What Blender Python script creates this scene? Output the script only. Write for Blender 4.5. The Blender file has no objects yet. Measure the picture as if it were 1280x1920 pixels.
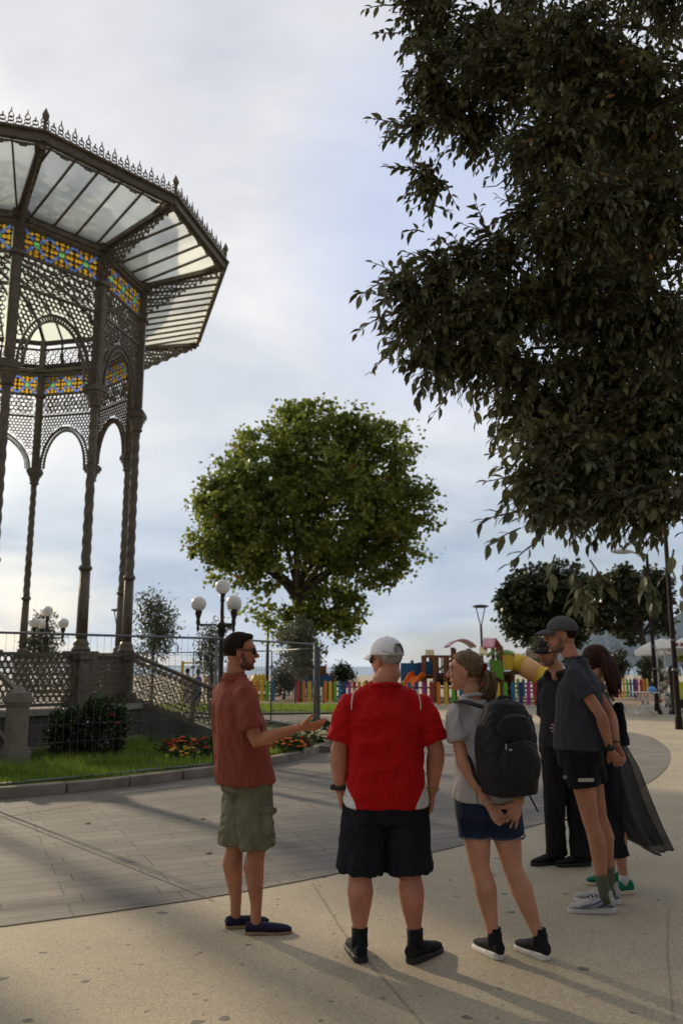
import bpy, math, random
import numpy as np
from mathutils import Vector, Matrix, noise
R = math.radians
random.seed(7); RNG = np.random.default_rng(7)
S = bpy.context.scene; COL = S.collection
# ------------------------------------------------------------------ camera, light
CAMH = 1.56; FPX = 1550.0; PITCH = math.atan(290/1550)
cam_d = bpy.data.cameras.new("camera"); cam = bpy.data.objects.new("camera", cam_d); COL.objects.link(cam)
cam.location = (0, 0, CAMH); cam.rotation_euler = (math.pi/2 + PITCH, 0, 0)
cam_d.sensor_fit = 'VERTICAL'; cam_d.sensor_height = 36; cam_d.lens = FPX/1920*36
cam_d.clip_end = 60000; cam_d.clip_start = .05
cam_d.dof.use_dof = True; cam_d.dof.focus_distance = 3.6; cam_d.dof.aperture_fstop = 4.5
S.camera = cam
SUN_AZ = Vector((-.65, .76, 0)).normalized(); SUN_EL = R(20.5)
sd = bpy.data.lights.new("sun", 'SUN'); sun = bpy.data.objects.new("sun", sd); COL.objects.link(sun)
sd.energy = 4.8; sd.angle = R(1.2); sd.color = (1, .83, .60)
sdir = SUN_AZ*math.cos(SUN_EL) + Vector((0, 0, math.sin(SUN_EL)))
sun.rotation_euler = sdir.to_track_quat('Z', 'Y').to_euler()
W = bpy.data.worlds.new("World"); S.world = W; W.use_nodes = True
S.view_settings.view_transform = 'Standard'; S.view_settings.look = 'None'
S.view_settings.gamma = 1; S.view_settings.exposure = -0.15
try: S.cycles.max_bounces = 8; S.cycles.transparent_max_bounces = 24; S.cycles.transmission_bounces = 6
except Exception: pass

def build_world():
    nt = W.node_tree; nt.nodes.clear(); N = nt.nodes.new; L = nt.links.new
    out = N('ShaderNodeOutputWorld'); bg = N('ShaderNodeBackground')
    sky = N('ShaderNodeTexSky'); sky.sky_type = 'NISHITA'; sky.sun_disc = False
    sky.sun_elevation = SUN_EL; sky.sun_rotation = math.atan2(SUN_AZ.x, SUN_AZ.y)
    sky.dust_density = 1.5
    tc = N('ShaderNodeTexCoord'); sep = N('ShaderNodeSeparateXYZ'); L(tc.outputs['Generated'], sep.inputs[0])
    # flatten the direction into a cloud layer plane: xy / (z + .18)
    ad = N('ShaderNodeMath'); ad.operation = 'ADD'; ad.inputs[1].default_value = .22; L(sep.outputs[2], ad.inputs[0])
    mx = N('ShaderNodeMath'); mx.operation = 'MAXIMUM'; mx.inputs[1].default_value = .08; L(ad.outputs[0], mx.inputs[0])
    dx = N('ShaderNodeMath'); dx.operation = 'DIVIDE'; L(sep.outputs[0], dx.inputs[0]); L(mx.outputs[0], dx.inputs[1])
    dy = N('ShaderNodeMath'); dy.operation = 'DIVIDE'; L(sep.outputs[1], dy.inputs[0]); L(mx.outputs[0], dy.inputs[1])
    cb = N('ShaderNodeCombineXYZ'); L(dx.outputs[0], cb.inputs[0]); L(dy.outputs[0], cb.inputs[1])
    def ns(scale, detail, rough, dist=0, off=(0, 0, 0)):
        mp = N('ShaderNodeMapping'); mp.inputs['Location'].default_value = off; mp.inputs['Scale'].default_value = (1, 1, 1)
        L(cb.outputs[0], mp.inputs[0])
        n = N('ShaderNodeTexNoise'); n.inputs['Scale'].default_value = scale; n.inputs['Detail'].default_value = detail
        n.inputs['Roughness'].default_value = rough; n.inputs['Distortion'].default_value = dist
        L(mp.outputs[0], n.inputs['Vector']); return n
    def ramp(src, pts):
        r = N('ShaderNodeValToRGB'); e = r.color_ramp.elements
        while len(e) < len(pts): e.new(.5)
        for k, (p, c) in enumerate(pts): e[k].position = p; e[k].color = (*c, 1) if len(c) == 3 else c
        L(src, r.inputs[0]); return r
    n1 = ns(.75, 7, .5, .3, (2.3, .6, 0)); n2 = ns(1.7, 6, .55, .4, (1.2, 7.1, 0))
    tone = ramp(n2.outputs['Fac'], [(.34, (.63, .68, .75)), (.50, (.78, .795, .82)), (.66, (.92, .91, .90))])
    # height tint: whiter (lilac) high, grey blue band low, cream just above the horizon
    hz = ramp(sep.outputs[2], [(0, (.90, .93, .94)), (.05, (.80, .85, .89)), (.12, (.66, .745, .85)), (.19, (.78, .84, .92)), (.29, (.97, .98, 1.0)), (.40, (1.02, 1.01, 1.02)), (.6, (1.08, 1.06, 1.07))])
    mul = N('ShaderNodeMix'); mul.data_type = 'RGBA'; mul.blend_type = 'MULTIPLY'; mul.inputs[0].default_value = 1
    L(tone.outputs[0], mul.inputs[6]); L(hz.outputs[0], mul.inputs[7])
    # warm bright glow of the veiled sun, around its direction (off frame to the left)
    vd = N('ShaderNodeVectorMath'); vd.operation = 'DOT_PRODUCT'; vd.inputs[1].default_value = sdir; L(tc.outputs['Generated'], vd.inputs[0])
    gl = ramp(vd.outputs['Value'], [(.80, (0, 0, 0)), (.93, (.10, .09, .05)), (1, (.9, .78, .5))])
    addg = N('ShaderNodeMix'); addg.data_type = 'RGBA'; addg.blend_type = 'ADD'; addg.inputs[0].default_value = 1
    L(mul.outputs[2], addg.inputs[6]); L(gl.outputs[0], addg.inputs[7])
    cov = ramp(n1.outputs['Fac'], [(.34, (.45, .45, .45)), (.52, (1, 1, 1))])
    sk = N('ShaderNodeMix'); sk.data_type = 'RGBA'; sk.blend_type = 'MULTIPLY'; sk.inputs[0].default_value = 1
    sk.inputs[7].default_value = (.085, .085, .085, 1); L(sky.outputs[0], sk.inputs[6])
    fin = N('ShaderNodeMix'); fin.data_type = 'RGBA'; L(cov.outputs[0], fin.inputs[0]); L(sk.outputs[2], fin.inputs[6]); L(addg.outputs[2], fin.inputs[7])
    gapd = Vector((260, 1470, 830)).normalized(); vg = N('ShaderNodeVectorMath'); vg.operation = 'DOT_PRODUCT'; vg.inputs[1].default_value = gapd; L(tc.outputs['Generated'], vg.inputs[0])
    gp = ramp(vg.outputs['Value'], [(.968, (0, 0, 0)), (.995, (.7, .7, .7))]); gm = N('ShaderNodeMix'); gm.data_type = 'RGBA'; L(gp.outputs[0], gm.inputs[0]); L(fin.outputs[2], gm.inputs[6]); gm.inputs[7].default_value = (.45, .55, .80, 1); fin = gm
    # dimming added to the unseen sky behind the viewer, darkening ground and people
    az = N('ShaderNodeVectorMath'); az.operation = 'DOT_PRODUCT'; az.inputs[1].default_value = (-.35, .94, 0); L(tc.outputs['Generated'], az.inputs[0])
    back = ramp(az.outputs['Value'], [(.0, (1, 1, 1)), (1, (1, 1, 1))]); mr = N('ShaderNodeMapRange'); mr.inputs[1].default_value = -.35; mr.inputs[2].default_value = .55; mr.inputs[3].default_value = .42; mr.inputs[4].default_value = 1.0; L(az.outputs['Value'], mr.inputs[0])
    dim = N('ShaderNodeVectorMath'); dim.operation = 'SCALE'; L(fin.outputs[2], dim.inputs[0]); L(mr.outputs[0], dim.inputs[3])
    L(dim.outputs[0], bg.inputs[0]); bg.inputs[1].default_value = 1.17
    L(bg.outputs[0], out.inputs[0])
build_world()

# ------------------------------------------------------------------ helpers
def PT(px, py, D):
    v = py-960; y = FPX*math.cos(PITCH)+v*math.sin(PITCH); z = FPX*math.sin(PITCH)-v*math.cos(PITCH)
    return Vector(((px-640)/y*D, D, CAMH+z/y*D))
def GP(px, py):
    v = py-960; y = FPX*math.cos(PITCH)+v*math.sin(PITCH); z = FPX*math.sin(PITCH)-v*math.cos(PITCH)
    k = -CAMH/z; return Vector(((px-640)*k, y*k, 0))
def tag(o, label=None, cat=None, group=None, kind=None):
    if label: o['label'] = label
    if cat: o['category'] = cat
    if group: o['group'] = group
    if kind: o['kind'] = kind
    return o
def empty(name, loc=(0, 0, 0), rz=0, label=None, cat=None, group=None):
    o = bpy.data.objects.new(name, None); COL.objects.link(o); o.location = loc; o.rotation_euler[2] = rz
    o.empty_display_size = .1
    return tag(o, label, cat, group)
def mesh_of(name, v, f, mats, smooth=True, fm=None):
    me = bpy.data.meshes.new(name)
    me.from_pydata([tuple(p) for p in v], [], [tuple(q) for q in f])
    if not isinstance(mats, (list, tuple)): mats = [mats]
    for m in mats: me.materials.append(m)
    if fm is not None: me.polygons.foreach_set('material_index', np.array(fm, dtype=np.int32))
    me.polygons.foreach_set('use_smooth', [smooth]*len(me.polygons)); me.update()
    return me
def link(name, me, parent=None, loc=None):
    o = bpy.data.objects.new(name, me); COL.objects.link(o)
    if parent: o.parent = parent
    if loc is not None: o.location = loc
    return o
class MB:
    def __init__(s): s.v = []; s.f = []; s.m = []
    def add(s, v, f, mi=0):
        k = len(s.v); s.v += [tuple(p) for p in v]; s.f += [tuple(i+k for i in q) for q in f]; s.m += [mi]*len(f); return s
    def box(s, c, sz, rz=0, mi=0, M=None):
        hx, hy, hz = sz[0]/2, sz[1]/2, sz[2]/2; cs, sn = math.cos(rz), math.sin(rz)
        pts = []
        for z in (-hz, hz):
            for x, y in ((-hx, -hy), (hx, -hy), (hx, hy), (-hx, hy)):
                p = Vector((x*cs-y*sn, x*sn+y*cs, z))
                if M is not None: p = M @ Vector((x, y, z))
                pts.append((p.x+c[0], p.y+c[1], p.z+c[2]))
        return s.add(pts, [(3, 2, 1, 0), (4, 5, 6, 7), (0, 1, 5, 4), (1, 2, 6, 5), (2, 3, 7, 6), (3, 0, 4, 7)], mi)
    def bar(s, a, b, w, h, mi=0, up=(0, 0, 1)):
        a = Vector(a); b = Vector(b); t = (b-a); L = t.length; t = t/L; u = Vector(up)
        if abs(t.dot(u)) > .98: u = Vector((1, 0, 0))
        sd_ = t.cross(u).normalized(); u2 = sd_.cross(t)
        M = Matrix((sd_, t, u2)).transposed()
        return s.box((a+b)/2, (w, L, h), M=M, mi=mi)
    def tube(s, path, rad, n=10, ref=None, mi=0):
        v, f = tube(path, rad, n, ref); return s.add(v, f, mi)
    def ell(s, c, r, M=None, n=16, mi=0):
        v, f = ell(c, r, M, n); return s.add(v, f, mi)
    def lathe(s, c, prof, n=20, mi=0, mod=None):
        v = []; f = []
        for k, (r, z) in enumerate(prof):
            for j in range(n):
                a = 2*math.pi*j/n; rr = r*(mod(a, z) if mod else 1); v.append((c[0]+rr*math.cos(a), c[1]+rr*math.sin(a), c[2]+z))
        for k in range(len(prof)-1):
            for j in range(n):
                f.append((k*n+j, k*n+(j+1) % n, (k+1)*n+(j+1) % n, (k+1)*n+j))
        f.append(tuple(range(n-1, -1, -1))); f.append(tuple(range((len(prof)-1)*n, len(prof)*n)))
        return s.add(v, f, mi)
    def prism(s, pts, z0, z1, mi=0):
        n = len(pts); v = [(p[0], p[1], z0) for p in pts]+[(p[0], p[1], z1) for p in pts]
        f = [tuple(range(n-1, -1, -1)), tuple(range(n, 2*n))]+[(i, (i+1) % n, n+(i+1) % n, n+i) for i in range(n)]
        return s.add(v, f, mi)
    def build(s, name, mats, parent=None, smooth=False, loc=None):
        return link(name, mesh_of(name, s.v, s.f, mats, smooth, s.m), parent, loc)
    def mesh(s, name, mats, smooth=False): return mesh_of(name, s.v, s.f, mats, smooth, s.m)
def tube(path, rad, n=12, ref=None):
    P = [Vector(p) for p in path]; m = len(P); v = []; f = []
    side = None
    for i in range(m):
        t = (P[min(i+1, m-1)]-P[max(i-1, 0)]).normalized()
        if ref is not None:
            r = Vector(ref); sd_ = (r-t*r.dot(t))
            sd_ = sd_.normalized() if sd_.length > 1e-4 else t.orthogonal().normalized()
        elif side is None: sd_ = t.orthogonal().normalized()
        else: sd_ = (side-t*side.dot(t)).normalized()
        side = sd_; u = t.cross(sd_)
        r_ = rad[i] if hasattr(rad, '__len__') else rad
        a, b = r_ if hasattr(r_, '__len__') else (r_, r_)
        for j in range(n):
            an = 2*math.pi*j/n; v.append(P[i]+sd_*(a*math.cos(an))+u*(b*math.sin(an)))
    for i in range(m-1):
        for j in range(n): f.append((i*n+j, i*n+(j+1) % n, (i+1)*n+(j+1) % n, (i+1)*n+j))
    f.append(tuple(range(n-1, -1, -1))); f.append(tuple(range((m-1)*n, m*n)))
    return v, f
def ell(c, r, M=None, n=16, fn=None):
    v = []; f = []; h = n//2
    r = r if hasattr(r, '__len__') else (r, r, r); c = Vector(c)
    for i in range(h+1):
        th = math.pi*i/h
        for j in range(n):
            ph = 2*math.pi*j/n; d = Vector((math.sin(th)*math.cos(ph), math.sin(th)*math.sin(ph), math.cos(th)))
            k = fn(d) if fn else 1
            p = Vector((d.x*r[0]*k, d.y*r[1]*k, d.z*r[2]*k))
            if M is not None: p = M @ p
            v.append(c+p)
    for i in range(h):
        for j in range(n): f.append((i*n+j, (i+1)*n+j, (i+1)*n+(j+1) % n, i*n+(j+1) % n))
    return v, f
def fuse(parts, vox=.008, it=4, fac=.5):
    b = MB()
    for p in parts: b.add(*p)
    ob = bpy.data.objects.new('tmp', mesh_of('tmp', b.v, b.f, [])); COL.objects.link(ob)
    m = ob.modifiers.new('r', 'REMESH'); m.mode = 'VOXEL'; m.voxel_size = vox
    if it: m2 = ob.modifiers.new('s', 'SMOOTH'); m2.factor = fac; m2.iterations = it
    dg = bpy.context.evaluated_depsgraph_get(); ev = ob.evaluated_get(dg); me = ev.to_mesh()
    v = np.empty(len(me.vertices)*3); me.vertices.foreach_get('co', v); v = v.reshape(-1, 3)
    f = [tuple(p.vertices) for p in me.polygons]
    ev.to_mesh_clear(); bpy.data.objects.remove(ob)
    return [tuple(p) for p in v], f
def wrinkle(vf, amp, sc=(9, 9, 5), seed=0, fn=None):
    v, f = vf; me = mesh_of('w', v, f, []); nr = np.empty(len(v)*3); me.vertices.foreach_get('normal', nr); nr = nr.reshape(-1, 3)
    bpy.data.meshes.remove(me); out = []
    for i, p in enumerate(v):
        q = Vector((p[0]*sc[0]+seed*7.3, p[1]*sc[1], p[2]*sc[2]))
        a = noise.noise(q); b = noise.noise(q*2.1+Vector((5, 9, 2))+Vector((a, a, a))); c = noise.noise(q*4.5+Vector((1, 3, 8)))
        d = ((1-abs(a)*3)*.6+(1-abs(b)*3)*.45+c*.25-.35)*amp
        if fn: d *= fn(p)
        out.append((p[0]+nr[i][0]*d, p[1]+nr[i][1]*d, p[2]+nr[i][2]*d))
    return out, f
# ------------------------------------------------------------------ materials
MAT = {}
def mat(name, col, rough=.8, bump=0, bscale=40, var=.15, vscale=6, metal=0, spec=.4, trans=0, coords='Object', stretch=None, sss=0, col2=None):
    if name in MAT: return MAT[name]
    m = bpy.data.materials.new(name); m.use_nodes = True; nt = m.node_tree; N = nt.nodes.new; L = nt.links.new
    b = nt.nodes['Principled BSDF']; b.inputs['Roughness'].default_value = rough; b.inputs['Metallic'].default_value = metal
    b.inputs['Specular IOR Level'].default_value = spec
    tc = N('ShaderNodeTexCoord'); src = tc.outputs[coords]
    if stretch:
        mp = N('ShaderNodeMapping'); mp.inputs['Scale'].default_value = stretch; L(src, mp.inputs[0]); src = mp.outputs[0]
    n = N('ShaderNodeTexNoise'); n.inputs['Scale'].default_value = vscale; n.inputs['Detail'].default_value = 5; L(src, n.inputs['Vector'])
    r = N('ShaderNodeValToRGB'); r.color_ramp.elements[0].position = .3; r.color_ramp.elements[1].position = .7
    c2 = col2 or tuple(min(1, c*(1+var)) for c in col); c1 = tuple(c*(1-var) for c in col) if not col2 else col
    r.color_ramp.elements[0].color = (*c1, 1); r.color_ramp.elements[1].color = (*c2, 1)
    L(n.outputs['Fac'], r.inputs[0]); L(r.outputs[0], b.inputs['Base Color'])
    if bump:
        n2 = N('ShaderNodeTexNoise'); n2.inputs['Scale'].default_value = bscale; n2.inputs['Detail'].default_value = 4; L(src, n2.inputs['Vector'])
        bp = N('ShaderNodeBump'); bp.inputs['Strength'].default_value = bump; bp.inputs['Distance'].default_value = .02
        L(n2.outputs['Fac'], bp.inputs['Height']); L(bp.outputs[0], b.inputs['Normal'])
    if sss: b.inputs['Subsurface Weight'].default_value = sss; b.inputs['Subsurface Radius'].default_value = (.02, .008, .004)
    if trans:
        out = nt.nodes['Material Output']; t = N('ShaderNodeBsdfTranslucent'); L(r.outputs[0], t.inputs[0])
        mx = N('ShaderNodeMixShader'); mx.inputs[0].default_value = trans; L(b.outputs[0], mx.inputs[1]); L(t.outputs[0], mx.inputs[2]); L(mx.outputs[0], out.inputs[0])
    MAT[name] = m; return m
def leafmat(name, c1, c2, c3=None, trans=.3, rough=.45):
    if name in MAT: return MAT[name]
    m = bpy.data.materials.new(name); m.use_nodes = True; nt = m.node_tree; N = nt.nodes.new; L = nt.links.new
    b = nt.nodes['Principled BSDF']; b.inputs['Roughness'].default_value = rough
    at = N('ShaderNodeAttribute'); at.attribute_name = 'tint'
    r = N('ShaderNodeValToRGB'); e = r.color_ramp.elements; e[0].color = (*c1, 1); e[1].color = (*c2, 1); e[1].position = .9
    if c3: x = e.new(.97); x.color = (*c3, 1)
    L(at.outputs['Fac'], r.inputs[0]); L(r.outputs[0], b.inputs['Base Color'])
    t = N('ShaderNodeBsdfTranslucent'); L(r.outputs[0], t.inputs[0]); mx = N('ShaderNodeMixShader'); mx.inputs[0].default_value = trans
    L(b.outputs[0], mx.inputs[1]); L(t.outputs[0], mx.inputs[2]); L(mx.outputs[0], nt.nodes['Material Output'].inputs[0])
    MAT[name] = m; return m
def glassy(name, col, clear=.3, tr=.5, rough=.3, blotch=None):
    m = bpy.data.materials.new(name); m.use_nodes = True; nt = m.node_tree; N = nt.nodes.new; L = nt.links.new
    b = nt.nodes['Principled BSDF']; b.inputs['Roughness'].default_value = rough; b.inputs['Base Color'].default_value = (*col, 1)
    t = N('ShaderNodeBsdfTranslucent'); t.inputs[0].default_value = (*col, 1)
    x = N('ShaderNodeBsdfTransparent'); x.inputs[0].default_value = (*col, 1)
    if blotch:
        tc = N('ShaderNodeTexCoord'); n = N('ShaderNodeTexNoise'); n.inputs['Scale'].default_value = .9; n.inputs['Detail'].default_value = 3
        r = N('ShaderNodeValToRGB'); r.color_ramp.elements[0].position = .35; r.color_ramp.elements[1].position = .6
        r.color_ramp.elements[0].color = (*blotch, 1); r.color_ramp.elements[1].color = (*col, 1)
        L(tc.outputs['Object'], n.inputs['Vector']); L(n.outputs['Fac'], r.inputs[0])
        for q in (t.inputs[0], x.inputs[0], b.inputs['Base Color']): L(r.outputs[0], q)
    m1 = N('ShaderNodeMixShader'); m1.inputs[0].default_value = tr; L(b.outputs[0], m1.inputs[1]); L(t.outputs[0], m1.inputs[2])
    m2 = N('ShaderNodeMixShader'); m2.inputs[0].default_value = clear; L(m1.outputs[0], m2.inputs[1]); L(x.outputs[0], m2.inputs[2])
    L(m2.outputs[0], nt.nodes['Material Output'].inputs[0]); return m
# ------------------------------------------------------------------ ground
def ground_mat(name, base, dark, spots=True, agg=260, seed=0):
    m = bpy.data.materials.new(name); m.use_nodes = True; nt = m.node_tree; N = nt.nodes.new; L = nt.links.new
    b = nt.nodes['Principled BSDF']; b.inputs['Roughness'].default_value = .85
    tc = N('ShaderNodeTexCoord'); src = tc.outputs['Object']
    n1 = N('ShaderNodeTexNoise'); n1.inputs['Scale'].default_value = .7; n1.inputs['Detail'].default_value = 8; n1.inputs['Roughness'].default_value = .65; L(src, n1.inputs[0])
    r1 = N('ShaderNodeValToRGB'); r1.color_ramp.elements[0].position = .32; r1.color_ramp.elements[1].position = .68
    r1.color_ramp.elements[0].color = (*dark, 1); r1.color_ramp.elements[1].color = (*base, 1); L(n1.outputs[0], r1.inputs[0])
    n2 = N('ShaderNodeTexVoronoi'); n2.inputs['Scale'].default_value = agg/2.2; L(src, n2.inputs['Vector'])
    r2 = N('ShaderNodeValToRGB'); r2.color_ramp.elements[0].color = (.62, .62, .62, 1); r2.color_ramp.elements[1].color = (1.3, 1.27, 1.2, 1); L(n2.outputs['Color'], r2.inputs[0])
    mu = N('ShaderNodeMix'); mu.data_type = 'RGBA'; mu.blend_type = 'MULTIPLY'; mu.inputs[0].default_value = .75; L(r1.outputs[0], mu.inputs[6]); L(r2.outputs[0], mu.inputs[7])
    col = mu.outputs[2]
    if spots:
        # old chewing gum and grease spots, each its own size
        wp = N('ShaderNodeTexNoise'); wp.inputs['Scale'].default_value = 14; L(src, wp.inputs[0])
        ws = N('ShaderNodeVectorMath'); ws.operation = 'SCALE'; ws.inputs[3].default_value = .05; L(wp.outputs['Color'], ws.inputs[0])
        wa = N('ShaderNodeVectorMath'); wa.operation = 'ADD'; L(src, wa.inputs[0]); L(ws.outputs[0], wa.inputs[1])
        for sc, th, k in ((1.9, .070, .7), (3.1, .062, .6), (5.7, .07, .4)):
            vo = N('ShaderNodeTexVoronoi'); vo.voronoi_dimensions = '2D'; vo.inputs['Scale'].default_value = sc; L(wa.outputs[0], vo.inputs['Vector'])
            rr = N('ShaderNodeMath'); rr.operation = 'MULTIPLY'; rr.inputs[1].default_value = th; L(vo.outputs['Color'], rr.inputs[0])
            lt = N('ShaderNodeMath'); lt.operation = 'LESS_THAN'; L(vo.outputs['Distance'], lt.inputs[0]); L(rr.outputs[0], lt.inputs[1])
            f = N('ShaderNodeMath'); f.operation = 'MULTIPLY'; f.inputs[1].default_value = k; L(lt.outputs[0], f.inputs[0])
            m2 = N('ShaderNodeMix'); m2.data_type = 'RGBA'; m2.inputs[7].default_value = (.055, .05, .05, 1); L(f.outputs[0], m2.inputs[0]); L(col, m2.inputs[6]); col = m2.outputs[2]
    L(col, b.inputs['Base Color'])
    bp = N('ShaderNodeBump'); bp.inputs['Strength'].default_value = .35; bp.inputs['Distance'].default_value = .006
    L(n2.outputs['Distance'], bp.inputs['Height']); L(bp.outputs[0], b.inputs['Normal'])
    return m
def slate_mat():
    m = bpy.data.materials.new('slate_paving'); m.use_nodes = True; nt = m.node_tree; N = nt.nodes.new; L = nt.links.new
    b = nt.nodes['Principled BSDF']; b.inputs['Roughness'].default_value = .75
    tc = N('ShaderNodeTexCoord'); mp = N('ShaderNodeMapping'); mp.inputs['Rotation'].default_value = (0, 0, -R(24)); L(tc.outputs['Object'], mp.inputs[0])
    br = N('ShaderNodeTexBrick'); br.inputs['Scale'].default_value = 1; br.inputs['Brick Width'].default_value = .74; br.inputs['Row Height'].default_value = .205
    br.inputs['Mortar Size'].default_value = .008; br.offset = .37; br.squash = .7; br.squash_frequency = 3; br.offset_frequency = 3; br.inputs['Mortar Smooth'].default_value = .2; br.inputs['Bias'].default_value = -.2
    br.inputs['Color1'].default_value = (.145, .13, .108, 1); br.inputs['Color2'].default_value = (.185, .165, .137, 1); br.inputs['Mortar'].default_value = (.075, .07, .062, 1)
    L(mp.outputs[0], br.inputs['Vector'])
    n = N('ShaderNodeTexNoise'); n.inputs['Scale'].default_value = 1.4; n.inputs['Detail'].default_value = 9; n.inputs['Roughness'].default_value = .68; L(tc.outputs['Object'], n.inputs[0])
    r = N('ShaderNodeValToRGB'); r.color_ramp.elements[0].position = .3; r.color_ramp.elements[1].position = .7
    r.color_ramp.elements[0].color = (.68, .68, .68, 1); r.color_ramp.elements[1].color = (1.25, 1.23, 1.2, 1); L(n.outputs[0], r.inputs[0])
    mu = N('ShaderNodeMix'); mu.data_type = 'RGBA'; mu.blend_type = 'MULTIPLY'; mu.inputs[0].default_value = 1; L(br.outputs[0], mu.inputs[6]); L(r.outputs[0], mu.inputs[7])
    L(mu.outputs[2], b.inputs['Base Color'])
    bp = N('ShaderNodeBump'); bp.inputs['Strength'].default_value = .6; bp.inputs['Distance'].default_value = .01; bp.invert = True
    L(br.outputs['Fac'], bp.inputs['Height']); L(bp.outputs[0], b.inputs['Normal']); return m
M_conc = ground_mat('pale_concrete', (.42, .36, .26), (.32, .275, .20))
M_slate = slate_mat()
M_joint = mat('joint_dirt', (.17, .15, .12), .9)
M_joint2 = mat('slab_joint', (.26, .225, .165), .9)
M_grassbase = mat('lawn_soil', (.035, .05, .015), .95, bump=.5, bscale=30, col2=(.06, .085, .02))
M_curb = mat('curb_stone', (.24, .20, .16), .85, bump=.4, bscale=25, var=.3, vscale=3)
M_water = mat('sea_water', (.10, .17, .22), .25, bump=.3, bscale=.8)
M_hill = mat('hill_forest', (.018, .036, .045), .95, vscale=.004, var=.4)
def sheet(name, pts, z, m, kind='structure'):
    o = link(name, mesh_of(name, [(p[0], p[1], z) for p in pts], [tuple(range(len(pts)))], m, False)); o['kind'] = kind; return o
sheet('ground', [(-400, -60), (400, -60), (400, 150), (-400, 150)], 0, M_conc)
sheet('sea', [(-30000, 150), (30000, 150), (30000, 30000), (-30000, 30000)], -.6, M_water)
def spline(pts, n=14):
    out = []
    P = [Vector((p[0], p[1])) for p in pts]; P = [P[0]*2-P[1]]+P+[P[-1]*2-P[-2]]
    for i in range(1, len(P)-2):
        for k in range(n):
            t = k/n; a, b, c, d = P[i-1], P[i], P[i+1], P[i+2]
            out.append(.5*((2*b)+(c-a)*t+(2*a-5*b+4*c-d)*t*t+(3*b-a-3*c+d)*t**3))
    out.append(P[-2]); return out
edge = spline([(-14, 2.6), (-6, 3.75), (-2.08, 5.42), (0, 6.76), (2.13, 8.92), (3.95, 11.4), (5.4, 14.2), (6.55, 17.5), (6.95, 20.5), (5.6, 23.5), (1.5, 26.3), (-3, 28.5)])
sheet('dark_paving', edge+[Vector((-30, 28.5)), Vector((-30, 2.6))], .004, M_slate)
def strip(name, pts, w, z, m):
    P = [Vector((p[0], p[1])) for p in pts]; v = []; f = []
    for i, p in enumerate(P):
        t = (P[min(i+1, len(P)-1)]-P[max(i-1, 0)]).normalized(); nn = Vector((-t.y, t.x))*w/2
        v += [(p.x+nn.x, p.y+nn.y, z), (p.x-nn.x, p.y-nn.y, z)]
    for i in range(len(P)-1): f.append((2*i, 2*i+1, 2*i+3, 2*i+2))
    o = link(name, mesh_of(name, v, f, m, False)); o['kind'] = 'structure'; return o
strip('paving_edge_joint', edge[:-10], .012, .008, M_joint)
strip('slab_joint', [GP(585, 1655), GP(640, 1745), GP(787, 1915), (.62, 2.2)], .007, .005, M_joint2)
strip('slab_joint', [GP(1253, 1700), GP(1250, 1790), GP(1262, 1915)], .005, .005, M_joint2)
strip('paving_line', [GP(0, 1530), GP(400, 1690)], .010, .0085, M_joint)
strip('paving_line', [GP(0, 1534), GP(230, 1498)], .015, .0085, M_joint)
strip('paving_line', [GP(520, 1470), GP(628, 1448)], .015, .0085, M_joint)

# ------------------------------------------------------------------ bandstand plan
hd = []; V = [None]*12
def dirv(deg): return Vector((math.cos(R(deg)), math.sin(R(deg)), 0))
# order: index 2 is the corner at the right of the view; heads: N47 N77 W107 N137 N167 W197 N227 N257 W287 N317 N347 W17
SN, SW = 1.75, 3.8
V[2] = Vector((-4.39, 17.1, 0))
heads = {2: (107, SW), 3: (137, SN), 4: (167, SN), 5: (197, SW), 6: (227, SN), 7: (257, SN), 8: (287, SW), 9: (317, SN), 10: (347, SN), 11: (377, SW), 0: (47, SN), 1: (77, SN)}
i = 2
for k in range(11):
    a, L_ = heads[i]; V[(i+1) % 12] = V[i]+dirv(a)*L_; i = (i+1) % 12
BC = sum((v for v in V), Vector())/12
RL = 8.85
def ring(r, n=120, a0=0, a1=360): return [BC.xy+Vector((math.cos(R(a0+(a1-a0)*k/n)), math.sin(R(a0+(a1-a0)*k/n))))*r for k in range(n+1)]
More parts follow.
